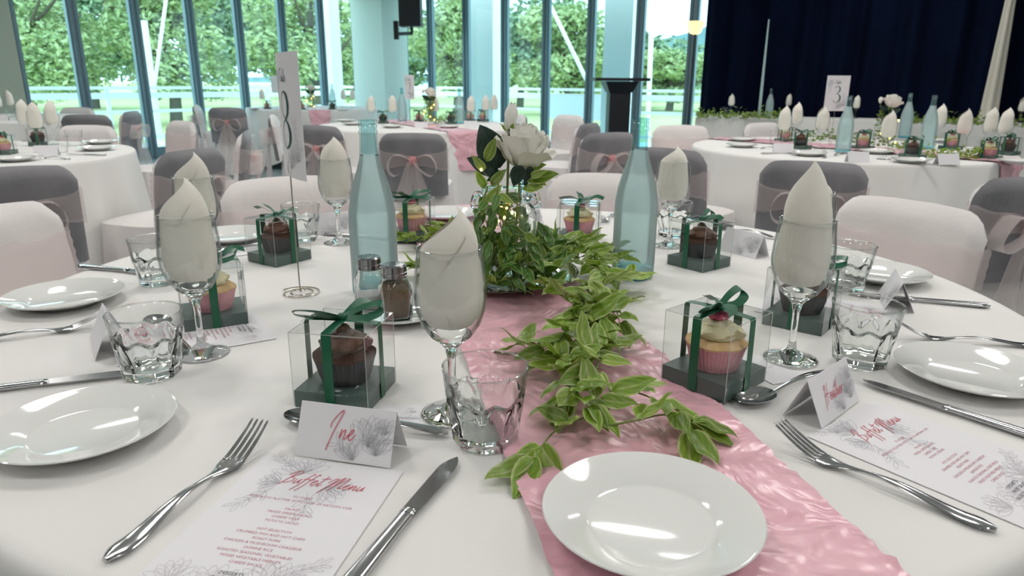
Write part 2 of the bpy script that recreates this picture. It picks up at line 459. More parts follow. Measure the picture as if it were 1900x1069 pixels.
# a small slanted hand, unit = x-height; (advance, strokes)
HAND = {
 'I': (1.5, [[(.1, 1.0), (.0, 1.4), (.35, 2.1), (.95, 2.75), (1.15, 2.6), (.85, 1.6), (.55, .4), (.3, -1.2)]]),
 'n': (1.1, [[(.1, 1.0), (.05, .1), (.25, .6), (.6, .95), (.65, .5), (.62, .1), (.9, .15), (1.1, .5)]]),
 'e': (.95, [[(.0, .4), (.45, .65), (.6, .95), (.35, 1.0), (.12, .55), (.2, .1), (.5, .02), (.95, .6)]]),
 'H': (1.9, [[(.0, 1.7), (.25, 2.3), (.45, 2.2), (.3, 1.0), (.0, -1.0)], [(1.35, 2.5), (1.1, 1.2), (.85, -.4)], [(-.1, .8), (.6, 1.1), (1.7, 1.0)]]),
 'a': (1.0, [[(.75, .9), (.4, 1.0), (.1, .55), (.2, .08), (.5, .25), (.75, .85), (.68, .1), (1.0, .45)]]),
 't': (.7, [[(.45, 2.1), (.3, 1.1), (.15, .2), (.3, .0), (.7, .4)], [(-.15, 1.45), (.4, 1.5), (1.1, 1.65)]]),
 'h': (1.05, [[(.45, 2.3), (.25, 1.2), (.05, .05), (.3, .7), (.62, .9), (.6, .4), (.62, .05), (1.05, .5)]]),
 'r': (.8, [[(.1, .95), (.08, .1), (.2, .7), (.5, 1.0), (.8, .85)]]),
 'B': (1.6, [[(.75, 2.2), (.45, 1.0), (.05, -.5)], [(-.1, 1.5), (.4, 2.2), (1.1, 2.5), (1.35, 2.0), (.6, 1.2), (1.2, 1.0), (1.2, .4), (.6, 0), (.1, .1)]]),
 'u': (1.0, [[(.1, .95), (.05, .3), (.25, .02), (.6, .6), (.72, .95), (.68, .2), (1.0, .3)]]),
 'f': (.75, [[(.8, 1.9), (.65, 2.2), (.45, 1.6), (.15, -.2), (-.15, -1.3)], [(-.05, .95), (.4, 1.05), (.8, 1.1)]]),
 'M': (2.3, [[(-.3, .9), (.1, 1.6), (.55, 1.8), (.3, .4), (-.2, -1.2)], [(.3, .2), (.8, 1.4), (1.3, 2.2), (1.1, 1.0), (.75, -.6)], [(1.0, .3), (1.5, 1.5), (2.05, 2.1), (1.9, 1.0), (1.75, .1), (2.2, .2)]]),
 'T': (1.4, [[(.0, 1.9), (.6, 2.15), (1.6, 2.3)], [(.95, 2.2), (.65, 1.0), (.3, -.2)]]),
 'S': (1.6, [[(1.35, 1.9), (1.0, 2.1), (.4, 1.7), (.7, 1.2), (1.1, .7), (.7, .1), (.0, .0), (-.4, .3)]]),
 's': (.8, [[(.55, .85), (.25, .9), (.2, .6), (.5, .35), (.4, .05), (.0, .05)]]),
 'b': (1.0, [[(.45, 2.2), (.2, 1.0), (.1, .1), (.45, .1), (.7, .55), (.45, .85), (.2, .6)]]),
 'l': (.6, [[(.45, 2.2), (.2, 1.0), (.1, .15), (.35, .1), (.6, .5)]]),
 ' ': (.8, []),
}
def hand(text, x, y, size, slant=.25, sx=.8):
    out, cx = [], 0
    for ch in text:
        adv, st = HAND[ch]
        for s in st:
            out.append([(x + (cx + px + slant * py) * size * sx, y + py * size) for (px, py) in s])
        cx += adv
    return out
def hand_width(text, size, sx=.8): return sum(HAND[c][0] for c in text) * size * sx
def petal(cx, cy, ang, ln, wd):
    c, s = math.cos(ang), math.sin(ang)
    pts = [(0, 0), (.3, .75), (.65, 1.0), (.92, .5), (1, 0), (.92, -.5), (.65, -1), (.3, -.75), (0, 0)]
    return [(cx + c * a * ln - s * b * wd / 2, cy + s * a * ln + c * b * wd / 2) for a, b in pts]
def bloom(cx, cy, r, up=PI / 2, spread=1.9, n=9, rnd=None):
    rnd = rnd or random.Random(3); out = []
    for ring in range(2):
        for i in range(n - 2 * ring):
            a = up + (i / (n - 1 - 2 * ring) - .5) * spread * (1 - .3 * ring)
            out.append(petal(cx, cy, a + rnd.uniform(-.08, .08), r * (1 - .22 * ring) * rnd.uniform(.85, 1.05), r * .30))
    return out
def sprig(x, y, ang, ln, n=6, leaf=.3, rnd=None):
    rnd = rnd or random.Random(5); out = []
    c, s = math.cos(ang), math.sin(ang)
    out.append([(x, y), (x + c * ln * .5 - s * ln * .05, y + s * ln * .5 + c * ln * .05), (x + c * ln, y + s * ln)])
    for i in range(n):
        t = (i + 1) / n
        for sd in (-1, 1):
            out.append(petal(x + c * ln * t, y + s * ln * t, ang + sd * rnd.uniform(.4, .8), ln * leaf * rnd.uniform(.8, 1.2), ln * leaf * .28))
    return out
def print_text(lines, name, mat, size, spacing, align='CENTER', sx=1.0):
    """printed lines, as one flat mesh, top line first"""
    out = MB()
    dg = None
    for i, t in enumerate(lines):
        if not t: continue
        c = bpy.data.curves.new('txt', 'FONT'); c.body = t; c.size = size; c.align_x = align; c.resolution_u = 2
        o = bpy.data.objects.new('txt', c); link(o)
        dg = bpy.context.evaluated_depsgraph_get(); dg.update()
        me = bpy.data.meshes.new_from_object(o.evaluated_get(dg))
        vs = [(v.co.x * sx, v.co.y - i * spacing, .00025) for v in me.vertices]
        out.add(vs, [tuple(p.vertices) for p in me.polygons])
        bpy.data.objects.remove(o); bpy.data.curves.remove(c); bpy.data.meshes.remove(me)
    return out.mesh(name, mat, smooth=False)
# ------------------------------------------------------------------ the room
TH = math.radians(35)
DL = Vector((math.sin(TH), math.cos(TH), 0)); DR = Vector((math.cos(TH), -math.sin(TH), 0))
CORNER = Vector((-2.586, 14.0, 0))
def rm(s, t, z=0):          # s along the right window wall, t along the left one (negative = into the room)
    return CORNER + DR * s + DL * t + Vector((0, 0, z))
def quad(a, b, c, d):
    return MB().add([a, b, c, d], [(0, 1, 2, 3)])
def slab(pts, z0, z1):
    n = len(pts); m = MB()
    vs = [(p.x, p.y, z0) for p in pts] + [(p.x, p.y, z1) for p in pts]
    fs = [tuple(range(n))[::-1], tuple(range(n, 2 * n))] + [(i, (i + 1) % n, n + (i + 1) % n, n + i) for i in range(n)]
    return m.add(vs, fs)
S1, T1R = 13.5, -18.0
structure(obj('floor', slab([rm(0, 0), rm(S1, 0), rm(S1, T1R), rm(0, T1R)], -.12, 0).mesh('floor', 'carpet', False)), 'smooth grey-blue floor of the hall')
structure(obj('ceiling', slab([rm(-.2, .2), rm(S1 + .2, .2), rm(S1 + .2, T1R - .2), rm(-.2, T1R - .2)], ROOM_H, ROOM_H + .15).mesh('ceiling', 'plaster', False)), 'plain white ceiling')
def wall(name, a, b, z0, z1, th, mat, label):
    """a and b: (s, t) ends; thickness away from the room"""
    pa, pb = rm(*a), rm(*b); d = (pb - pa).normalized(); n = Vector((d.y, -d.x, 0)) * th
    return structure(obj(name, slab([pa, pb, pb + n, pa + n], z0, z1).mesh(name, mat, False)), label)
# left window run: stiles at t positions from the anchor
_a = ray(265, 120); ANCH = Vector((_a.x / _a.y * 10.28, 10.28, 0))
tA = (ANCH - CORNER).dot(DL)
LT = [tA - .84 + .809 * k for k in range(-1, 7)]      # mullion centres along t
LT[0] = tA - .84 - .72
RS = [1.355 + .813 * k for k in range(-1, 12)]
WIN_H = 2.75
wall('wall_left', (0, LT[0] - .03), (0, T1R), 0, ROOM_H, -.15, 'wall_paint', 'grey-green painted wall at the left edge')
wall('wall_front', (0, T1R), (S1, T1R), 0, ROOM_H, -.15, 'plaster', 'white wall of the hall, out of view')
wall('wall_right', (S1, T1R), (S1, 0), 0, ROOM_H, -.15, 'plaster', 'white side wall of the hall, out of view')
wall('trim_1', (0, 0), (0, LT[0] - .03), WIN_H, ROOM_H, -.15, 'plaster', 'bulkhead above the left windows')
wall('trim_2', (S1, 0), (0, 0), WIN_H, ROOM_H, -.15, 'plaster', 'bulkhead above the far windows')
# corner column
structure(obj('column', slab([rm(0, 0), rm(.78, 0), rm(.78, -.62), rm(0, -.62)], 0, ROOM_H).mesh('column', 'column_paint', False)), 'pale green square column in the window corner')
wn = 0
def window(pa, pb, hinge):
    """one glazed door leaf between two points"""
    global wn; wn += 1
    d = (pb - pa); L = d.length; d.normalize(); n = Vector((d.y, -d.x, 0))
    r = obj('window_%d' % wn, None, None, pa, (0, 0, math.atan2(d.y, d.x))); structure(r, 'tall glazed folding door leaf in a blue-grey frame')
    st, dp = .062, .07
    for x in (st / 2 + .006, L - st / 2 - .006):
        m = MB(); m.box((x, 0, WIN_H / 2), (st, dp, WIN_H)); m.box((x, -dp / 2 - .006, WIN_H / 2), (st * .45, .014, WIN_H))
        obj('window_stile', m.mesh('window_stile', 'aluminium', False), r)
    for z, h in ((.08, .16), (WIN_H - .05, .1)):
        obj('window_rail', MB().box((L / 2, 0, z), (L - 2 * st, dp * .9, h)).mesh('window_rail', 'aluminium', False), r)
    obj('window_pane', MB().add([(st, 0, .16), (L - st, 0, .16), (L - st, 0, WIN_H - .1), (st, 0, WIN_H - .1)], [(0, 1, 2, 3)]).mesh('window_pane', 'window_glass', False), r)
    if hinge:
        m = MB(); m.box((L - .035, -.055 if hinge < 0 else .055, .98), (.03, .03, .16)); m.box((L - .035, -.07 if hinge < 0 else .07, 1.03), (.02, .05, .02))
        obj('window_handle', m.mesh('window_handle', 'black_plastic', False), r)
for i in range(len(LT) - 1):
    window(rm(0, LT[i]), rm(0, LT[i + 1]), 1 if i % 2 == 0 else 0)
window(rm(0, LT[-1]), rm(0, -.55), 0)
RS = [.70] + RS[1:]
for i in range(len(RS) - 1):
    window(rm(RS[i], 0), rm(RS[i + 1], 0), 1 if i % 2 == 1 else 0)
# wall switch on the grey-green wall
_r = ray(30, 112)
# intersect the sight line with the wall plane
den = _r.x * DR.x + _r.y * DR.y; k_ = (CORNER.x * DR.x + CORNER.y * DR.y) / den
swp = Vector((_r.x * k_, _r.y * k_, CAM_Z + _r.z * k_))
sw = obj('light_switch', None, None, swp + DR * .001, (0, 0, math.atan2(DL.y, DL.x)))
obj('plate', MB().box((0, -.006, 0), (.11, .012, .15)).mesh('plate', 'switch', False), sw)
for q in (-.03, .03): obj('rocker', MB().box((0, -.014, q), (.045, .008, .04)).mesh('rocker', 'white_paint', False), sw)
tag(sw, 'pale light switch plate on the grey-green wall', 'switch')

# ------------------------------------------------------------------ outside: balcony, lawn, trees
structure(obj('balcony_deck', slab([rm(-3.0, 3.0), rm(20, 3.0), rm(20, .08), rm(-.08, .08), rm(-.08, -16), rm(-3.0, -16)], -.14, -.03).mesh('balcony_deck', 'deck', False)), 'pale balcony deck outside the windows')
g = obj('lawn', MB().add([(-220, -60, -.35), (220, -60, -.35), (220, 240, -.35), (-220, 240, -.35)], [(0, 1, 2, 3)]).mesh('lawn', 'grass', False)); structure(g, 'bright green lawn beyond the balcony')
def railing(a, b, label):
    pa, pb = rm(*a), rm(*b); d = pb - pa; L = d.length
    r = obj('balcony_railing', None, None, pa, (0, 0, math.atan2(d.y, d.x)))
    for z, h, w in ((.955, .05, .09), (.83, .10, .04), (.56, .05, .04), (.12, .06, .04)):
        obj('rail', MB().box((L / 2, 0, z), (L, w, h)).mesh('rail', 'white_paint', False), r)
    me = MB().box((0, 0, .46), (.05, .05, .94)).mesh('post', 'white_paint', False)
    n = int(L / 1.55)
    for i in range(n + 1): obj('post', me, r, (L * i / n, 0, 0))
    me = MB().add([(0, -.03, .16), (L, -.03, .16), (L, -.03, .80), (0, -.03, .80)], [(0, 1, 2, 3)]).mesh('glazing', 'fine_glass', False)
    obj('glazing', me, r)
    tag(r, label, 'railing')
railing((-2.4, 2.4), (-2.4, -15), 'white balcony railing outside the left row of windows')
railing((-2.4, 2.4), (19, 2.4), 'white balcony railing outside the far row of windows')
def pixel_on_line(px, along, fixed):
    """where the sight line of column px crosses a line parallel to a wall"""
    d = ray(px, 120)
    if along == 'L':  n, c = DR, CORNER.dot(DR) + fixed
    else: n, c = DL, CORNER.dot(DL) + fixed
    k = c / (d.x * n.x + d.y * n.y)
    return Vector((d.x * k, d.y * k, 0))
for px, al, fx, w, lb in ((615, 'L', -1.1, .34, 'white balcony post seen left of the corner column'), (903, 'R', 1.2, .60, 'wide white balcony post seen above the rose'), (1153, 'R', 1.2, .52, 'wide white balcony post seen above the lectern')):
    q = pixel_on_line(px, al, fx)
    r = obj('balcony_post', None, None, q, (0, 0, math.atan2(DR.y, DR.x)))
    obj('shaft', MB().box((0, 0, 1.7), (w, w * .7, 3.46)).mesh('shaft', 'white_paint', False), r)
    obj('foot_plate', MB().box((0, 0, .01), (w * 1.3, w, .08)).mesh('foot_plate', 'white_paint', False), r)
    tag(r, lb, 'post')
# slanting stays and poles outside
def stay(name, a, b, r, label):
    o = obj(name, MB().tube([a, b], r, 10).mesh(name, 'white_paint')); tag(o, label, 'pole')
_bq = pixel_on_line(1099, 'R', 2.4); _b0 = Vector((_bq.x, _bq.y, .95)); _b1 = atY(1027, 22, _bq.y + .9)
stay('brace_pole', _b0, _b0 + (_b1 - _b0) * 1.5, .038, 'white slanting brace outside the far windows')
stay('mast_pole', atY(266, 38, 14.5) , Vector((atY(266, 38, 14.5).x + .0, 14.5, -.35)), .07, 'white upright pole beyond the left railing')
stay('guy_pole', atY(312, -30, 15.2), atY(286, 165, 15.2) , .035, 'thin white leaning pole beside the upright pole')
stay('flag_pole', Vector((atY(1213, 60, 18).x, 18, -.35)), atY(1213, -60, 18), .06, 'white pole outside the window beside the floor lamp')
# banner sign hung on the far railing, its back to the hall
b0, b1 = pixel_on_line(1018, 'R', 2.36), pixel_on_line(1150, 'R', 2.36)
dv = (b1 - b0); bn = obj('banner_sign', None, None, b0, (0, 0, math.atan2(dv.y, dv.x)))
obj('sheet', MB().box((dv.length / 2, 0, .62), (dv.length, .012, .46)).mesh('sheet', 'banner', False), bn)
tag(bn, 'pale banner hung on the far balcony railing', 'sign')

def leaf_cloud(rnd, blobs, n, size, mat, name):
    m = MB()
    wts = [b[1][0] * b[1][2] for b in blobs]
    for _ in range(n):
        c, r = rnd.choices(blobs, wts)[0]
        u = Vector((rnd.gauss(0, 1), rnd.gauss(0, 1), rnd.gauss(0, 1))).normalized() * (rnd.random() ** .3)
        p = Vector((c[0] + u.x * r[0], c[1] + u.y * r[1], c[2] + u.z * r[2]))
        a = Vector((rnd.gauss(0, 1), rnd.gauss(0, 1), rnd.gauss(0, .6))).normalized(); b = a.orthogonal().normalized()
        b = Matrix.Rotation(rnd.random() * 6.28, 3, a) @ b
        s = size * rnd.uniform(.6, 1.5)
        m.add([p - a * s, p + b * s * .45, p + a * s, p - b * s * .45], [(0, 1, 2, 3)])
    return m.mesh(name, mat, False)
def tree(px, Y, top_py, w, label, mat, seed, n=9500, base_z=-.35, low=.5):
    rnd = random.Random(seed)
    b = atY(px, 150, Y); top = atY(px, top_py, Y).z
    r = obj('tree', None, None, (b.x, Y, base_z)); h = top - base_z
    tr = MB().tube([(0, 0, 0), (.1, 0, h * .3), (-.1, .1, h * .55), (.05, 0, h * .8)], [.22, .17, .12, .05], 8)
    for k in range(5):
        a = rnd.random() * 6.28; q = h * rnd.uniform(.25, .6)
        tr.tube([(0, 0, q), (math.cos(a) * w * .25, math.sin(a) * .8, q + h * .15), (math.cos(a) * w * .42, math.sin(a) * 1.2, q + h * .28)], [.09, .06, .03], 6)
    obj('trunk', tr.mesh('trunk', 'bark'), r)
    blobs = []
    for k in range(16):
        t = rnd.random(); zz = h * (low * .5 + (1 - low * .5 - .12) * t)
        ww = w * .5 * (1 - .55 * abs(t - .4))
        blobs.append(((rnd.uniform(-1, 1) * ww * .7, rnd.uniform(-1, 1) * ww * .5, zz), (w * .22, w * .2, min(h * .13, w * .2))))
    blobs.append(((0, 0, h - w * .14), (w * .18, w * .18, w * .14)))
    c = obj('crown', leaf_cloud(rnd, blobs, n, .095 * Y / 24, mat, 'crown'), r); c['kind'] = 'stuff'
    tag(r, label, 'tree', 'trees beyond the balcony')
TREES = [(45, 22, -110, 4.6, 'leafy tree at the left edge of the windows', 'foliage'), (318, 24, -80, 4.8, 'leafy tree right of the white upright pole', 'foliage'),
 (585, 26, -70, 5.0, 'leafy tree left of the corner column', 'foliage'), (848, 30, -20, 5.0, 'leafy tree between the wall speaker and the wide post', 'foliage'),
 (1052, 33, 8, 5.0, 'full tree behind the slanting brace', 'foliage'), (1245, 38, 92, 5.0, 'low tree under the distant hill', 'foliage'),
 (170, 36, -60, 7.6, 'big dark tree behind the second window from the left wall', 'foliage_dark'), (452, 38, -50, 7.6, 'big dark tree seen left of the number eight card', 'foliage_dark'),
 (725, 40, 10, 7.4, 'big dark tree behind the corner column', 'foliage_dark'), (965, 41, 28, 6.6, 'rounded dark tree seen above the rose bud', 'foliage_dark'), (1150, 43, 30, 6.4, 'dark tree behind the lectern post', 'foliage_dark')]
for i, (px, Y, tp, w, lb, mt) in enumerate(TREES): tree(px, Y, tp, w, lb, mt, 40 + i)
# the farther row that closes the gaps: one hedge mass nobody could count
rnd = random.Random(91); blobs = []
for k in range(46):
    x = -52 + k * 2.0
    blobs.append(((x, 58 + rnd.uniform(-2, 2), rnd.uniform(.8, 3.0) if x > 4 else rnd.uniform(1, 6.5)), (2.6, 1.5, 2.0)))
hd = obj('tree_belt', leaf_cloud(rnd, blobs, 16000, .30, 'foliage_dark', 'tree_belt')); tag(hd, 'dark belt of distant trees beyond the lawn', 'trees', kind='stuff')
# hill
def hillf(u, v):
    x = -120 + 340 * u; y = 260 + 40 * v
    z = 2 + 22 * math.exp(-((x - 95) / 60) ** 2) + 3 * mnoise.noise(Vector((x * .04, 0, 0)))
    return (x, y + (1 - v) * -20, z * math.sin(v * PI / 2))
structure(obj('hill', MB().grid(hillf, 60, 8).mesh('hill', 'hill')), 'distant blue-green hill')

# ------------------------------------------------------------------ stage curtain and what stands by it
cs0, ct = (pixel_on_line(1302, 'R', -1.0) - CORNER).dot(DR), -1.0
def curtain(s0, s1, label, seed):
    rnd = random.Random(seed); L = s1 - s0
    ph = [rnd.uniform(0, 6) for _ in range(4)]
    def fn(u, v):
        s = s0 + L * u; w = .055 * math.sin(s * 17 + ph[0]) + .03 * math.sin(s * 29 + ph[1]) + .02 * math.sin(s * 7 + ph[2])
        return rm(s, ct + w * (1.1 - .3 * v), .02 + (ROOM_H - .06) * v)
    r = obj('stage_curtain', None, None, (0, 0, 0))
    obj('panel', MB().grid(fn, int(L * 60), 6).mesh('panel', 'velvet', angle=80), r)
    a, b = rm(s0, ct, ROOM_H - .03), rm(s1, ct, ROOM_H - .03)
    obj('header_tape', MB().box(((a + b) / 2), (L, .03, .05), Matrix.Rotation(-TH, 3, 'Z')).mesh('header_tape', 'velvet', False), r)
    tag(r, label, 'curtain')
d_ = (pixel_on_line(1868, 'R', ct) - CORNER).dot(DR)
curtain(cs0, d_ - .05, 'tall navy velvet stage curtain behind the long table', 1)
curtain(d_ - .07, S1 - .1, 'black-looking curtain panel at the right edge beyond the pale drape', 2)
# pale tapering drape hanging in the gap
q = pixel_on_line(1852, 'R', ct + -.14); h_ = ROOM_H - .05
def drape(u, v):
    a = 2 * PI * u; r_ = (.115 - .085 * min(1, v * 1.25)) * (1 + .12 * math.sin(6 * a))
    return (r_ * math.cos(a), r_ * .6 * math.sin(a), .02 + h_ * v)
tag(obj('pale_drape', MB().grid(drape, 48, 14).mesh('pale_drape', 'pale_drape'), None, q), 'pale drape narrowing upwards between the two dark curtains', 'drape')
q = pixel_on_line(1418, 'R', ct - .18)
po = obj('gap_light_strip', None, None, q)  # light through a curtain gap, shaped as a thin upright tube
obj('tube', MB().tube([(0, 0, 0), (0, 0, 1.0), (0, 0, atY(1425, 36, q.y).z)], [.02, .018, .008], 10).mesh('tube', 'gap_light_tone'), po)
obj('foot', MB().lathe([(.001, .0), (.14, .0), (.14, .012), (.02, .03), (.001, .03)], 24).mesh('foot', 'black_plastic'), po)  # foot added only to stand the light strip on the floor
tag(po, 'slim pale strip standing in for light through a gap in the navy curtain', 'pole')
# floor lamp
q = atY(1283, 150, 9.75); tz = atY(1290, 40, 9.75).z; bz = atY(1290, 63, 9.75).z
fl = obj('floor_lamp', None, None, (q.x, q.y, 0))
obj('base', MB().lathe([(.001, 0), (.14, 0), (.14, .015), (.03, .035), (.001, .04)], 32).mesh('base', 'black_plastic'), fl)
obj('pole', MB().tube([(0, 0, .02), (0, 0, bz)], .013, 10).mesh('pole', 'black_plastic'), fl)
obj('lamp_shade', MB().lathe([(.03, bz - .005), (.07, bz + .01), (.125, tz), (.121, tz), (.066, bz + .018), (.03, bz + .005)], 32).mesh('lamp_shade', 'lampshade'), fl)
tag(fl, 'tall floor lamp with glowing cream bowl shade by the curtain', 'lamp')
# lectern
q = atY(1149, 150, 8.9); lz = atY(1149, 143, 8.9).z
lc = obj('lectern', None, None, (q.x, q.y, 0), (0, 0, .06))
obj('base', MB().box((0, 0, .03), (.5, .42, .06)).mesh('base', 'black_wood', False), lc)
obj('body', MB().box((0, 0, .06 + (lz - .2) / 2), (.255, .22, lz - .2)).mesh('body', 'black_wood', False), lc)
m = MB(); m.add([(-.14, -.13, lz - .18), (.14, -.13, lz - .18), (.14, .13, lz - .18), (-.14, .13, lz - .18), (-.2, -.2, lz - .05), (.2, -.2, lz - .05), (.2, .2, lz - .05), (-.2, .2, lz - .05)],
  [(3, 2, 1, 0), (4, 5, 6, 7), (0, 1, 5, 4), (1, 2, 6, 5), (2, 3, 7, 6), (3, 0, 4, 7)])
obj('head', m.mesh('head', 'black_wood', False), lc)
obj('reading_top', MB().box((0, 0, lz - .028), (.66, .44, .035)).mesh('reading_top', 'black_wood', False), lc)
tag(lc, 'black wooden lectern with a wide flat top', 'lectern')
# wall speaker
q = atY(763, 50, 12.6)
sp = obj('wall_speaker', None, None, (q.x, q.y, q.z))
obj('cabinet', MB().box((0, 0, .42), (.36, .34, .84)).mesh('cabinet', 'black_plastic', False), sp)
obj('grille', MB().box((0, -.175, .42), (.32, .012, .78)).mesh('grille', 'black_wood', False), sp)
m = MB(); m.tube([(0, .05, -.0), (0, .05, -.1), (-.28, .22, -.1)], .03, 8)
obj('arm', m.mesh('arm', 'black_plastic'), sp)
obj('wall_plate', MB().box((-.29, .23, -.04), (.08, .10, .30)).mesh('wall_plate', 'black_plastic', False), sp)
tag(sp, 'black loudspeaker on a bracket beside the corner column', 'speaker')
# ------------------------------------------------------------------ tableware kits
def kit1(name, me): return Kit().part(name, me)
# side plate
PLATE = [(.0, .006), (.052, .006), (.056, .0075), (.062, .012), (.086, .0175), (.0905, .0195), (.0925, .0200), (.0935, .0190), (.0915, .0172), (.086, .0140), (.062, .0075), (.054, .002), (.05, .0), (.046, .0), (.044, .0025), (.0, .0025)]
K_PLATE = kit1('side_plate', MB().lathe(PLATE, 72).mesh('side_plate', 'porcelain', angle=50))
# wine glass: outer wall down, inner wall up
WG_OUT = [(.0, .0), (.034, .0), (.0365, .0008), (.0365, .0018), (.030, .0038), (.016, .0085), (.0065, .016), (.0046, .030), (.0043, .055), (.0048, .070), (.0075, .082), (.013, .089), (.024, .098), (.0335, .112), (.0395, .130), (.0408, .145), (.0395, .165), (.0372, .185), (.0358, .1985)]
WG_IN = [(.0352, .1998), (.0346, .1985), (.0360, .185), (.0383, .165), (.0396, .145), (.0383, .130), (.0323, .1135), (.0228, .1005), (.0115, .0945), (.0, .0935)]
_ob = [q for q in WG_OUT if q[1] >= .0975]; _ib = [q for q in WG_IN if q[1] >= .1]
_st = [q for q in WG_OUT if q[1] <= .0985] + [(.0228, .1005), (.0115, .0945), (.0, .0935)]
K_WINE = Kit().part('rim', MB().tube([(.0355 * math.cos(i * PI / 24), .0355 * math.sin(i * PI / 24), .1992) for i in range(49)], .0007, 6, False).mesh('rim', 'glass')).part('bowl', MB().lathe(_ob + _ib, 72).mesh('bowl', 'fine_glass', angle=80)).part('stem_and_foot', MB().lathe(_st, 72).mesh('stem_and_foot', 'glass', angle=80))
K_WINE_FAR = kit1('wine_glass', MB().lathe([(.0, .0), (.0365, .001), (.012, .009), (.0045, .03), (.0045, .07), (.012, .088), (.030, .105), (.0405, .14), (.0375, .185), (.0358, .2)], 28).mesh('wine_glass', 'fine_glass', angle=80))
# tumbler with nine flat panels on the lower half
def tumbler_r(r, z, a):
    n = 9; s = 2 * PI / n; b = ((a + s / 2) % s) - s / 2
    poly = math.cos(PI / n) / math.cos(b) * 1.012
    arch = .050 + .010 * math.cos(b / s * 2 * PI)
    k = max(0, min(1, (arch - z) / .006)); k = k * k * (3 - 2 * k)
    return r * (1 + (poly - 1) * k - .018 * k)
TO = [(.0, .0015), (.028, .0015), (.033, .0), (.0355, .003)] + [(.0355 + (.0455 - .0355) * t ** .95, .003 + .084 * t) for t in [i / 26 for i in range(1, 26)]] + [(.0458, .0865)]
TI = [(.0450, .0878), (.0440, .0868), (.0420, .072), (.0395, .056), (.0360, .042), (.0328, .026), (.0300, .0145), (.018, .0125), (.0, .0135)]
def tum(n, mat):
    m = MB(); m.lathe(TO, n, tumbler_r); m.lathe(TI, n, lambda r, z, a: r if z > .05 else tumbler_r(r, z, a) * 1.0)
    # close the lip
    k = len(TO); j = len(TI); off = n * k
    for i in range(n):
        q = (i + 1) % n
        m.f.append((i * k + k - 1, q * k + k - 1, off + q * j, off + i * j))
    return m
_tl = [q for q in TO if q[1] <= .058]; _tb = MB().lathe(_tl + [(_tl[-1][0] - .0016, .0575), (.0380, .050), (.0357, .040), (.0335, .028), (.0300, .0145), (.018, .0125), (.0, .0135)], 108, tumbler_r)
_tu = MB().lathe([q for q in TO if q[1] >= .056] + [(.0450, .0878), (.0440, .0868), (.0420, .072), (.0402, .0575)], 108, tumbler_r)
_ss = lambda a, b, x: (lambda t: t * t * (3 - 2 * t))(max(0, min(1, (x - a) / (b - a))))
_tb.v = [(x, y, z + .0026 * math.cos(9 * math.atan2(y, x)) * _ss(.03, .0575, z)) for x, y, z in _tb.v]
_tu.v = [(x, y, z + .0026 * math.cos(9 * math.atan2(y, x)) * (1 - _ss(.0575, .082, z))) for x, y, z in _tu.v]
K_TUMBLER = Kit().part('rim', MB().tube([(.0450 * math.cos(i * PI / 24), .0450 * math.sin(i * PI / 24), .0872) for i in range(49)], .0010, 6, False).mesh('rim', 'glass')).part('wall', _tu.mesh('wall', 'fine_glass', angle=60)).part('heavy_base', _tb.mesh('heavy_base', 'glass', angle=60))
K_TUMBLER_FAR = kit1('water_tumbler', MB().lathe([(.0, .0), (.034, .001), (.036, .01), (.0405, .045), (.042, .05), (.0455, .0875)], 18).mesh('water_tumbler', 'fine_glass', angle=80))
# rolled napkin standing in the bowl (z = 0 at the table)
def napkin_mesh(tip, seed, n=64, lean=0.0):
    rnd = random.Random(seed); ph = rnd.random() * 6
    ins = [(.0955, .006), (.100, .016), (.1135, .0290), (.130, .0360), (.145, .0373), (.165, .0360), (.185, .0338), (.2, .0325)]
    def rin(z):
        for (za, ra), (zb, rb) in zip(ins, ins[1:]):
            if z <= zb: return ra + (rb - ra) * max(0, (z - za) / (zb - za))
        return ins[-1][1]
    def fn(u, v):
        th = u * 2 * PI * 1.28 + .9 * v
        crest = max(0, math.cos((u - .5) * PI)) ** 1.3
        ztop = .176 + (.024 + tip) * crest
        z0 = .112 + .01 * (1 - crest)
        z = z0 + (ztop - z0) * v
        layer = .0022 * u
        if z < .195:
            r = rin(z) - .0016 - layer
        else:
            t = (z - .195) / (tip + .006); r = (.0315 - layer) * (1 - .93 * min(1, t) ** 2.1)
        r *= 1 + .03 * math.sin(3 * th + ph + 8 * v) * v
        ang = th - .28 * 2 * PI / 2 - PI
        cx = lean * max(0, z - .195)
        return (r * math.cos(ang) + cx, r * math.sin(ang), z)
    m = MB().grid(fn, n, 22)
    def flap(u, v):             # the outer corner folded across the front
        th = -1.25 + 2.2 * u
        zf = .190 + tip * .62 - .044 * abs(th - .12)
        z = .120 + (zf - .120) * v
        r = rin(z) - .0009 if z < .195 else .0322 * (1 - .93 * min(1, (z - .195) / (tip + .006)) ** 2.1)
        return (r * math.cos(th) + lean * max(0, z - .195) + .0006, r * math.sin(th), z)
    return m, MB().grid(flap, 18, 14)
def napkin_kit(t, s, l, n=64):
    a, b = napkin_mesh(t, s, n, l)
    return Kit().part('roll', a.mesh('roll', 'napkin', angle=70)).part('folded_flap', b.mesh('folded_flap', 'napkin', angle=70))
K_NAPKINS = [napkin_kit(t, s, l) for t, s, l in ((.046, 1, .2), (.078, 2, .1), (.050, 3, .1), (.022, 4, .1), (.034, 8, .0))]
K_NAPKINS_FAR = [napkin_kit(t, s, l, 28) for t, s, l in ((.05, 5, 0), (.058, 6, .2), (.052, 7, -.2))]
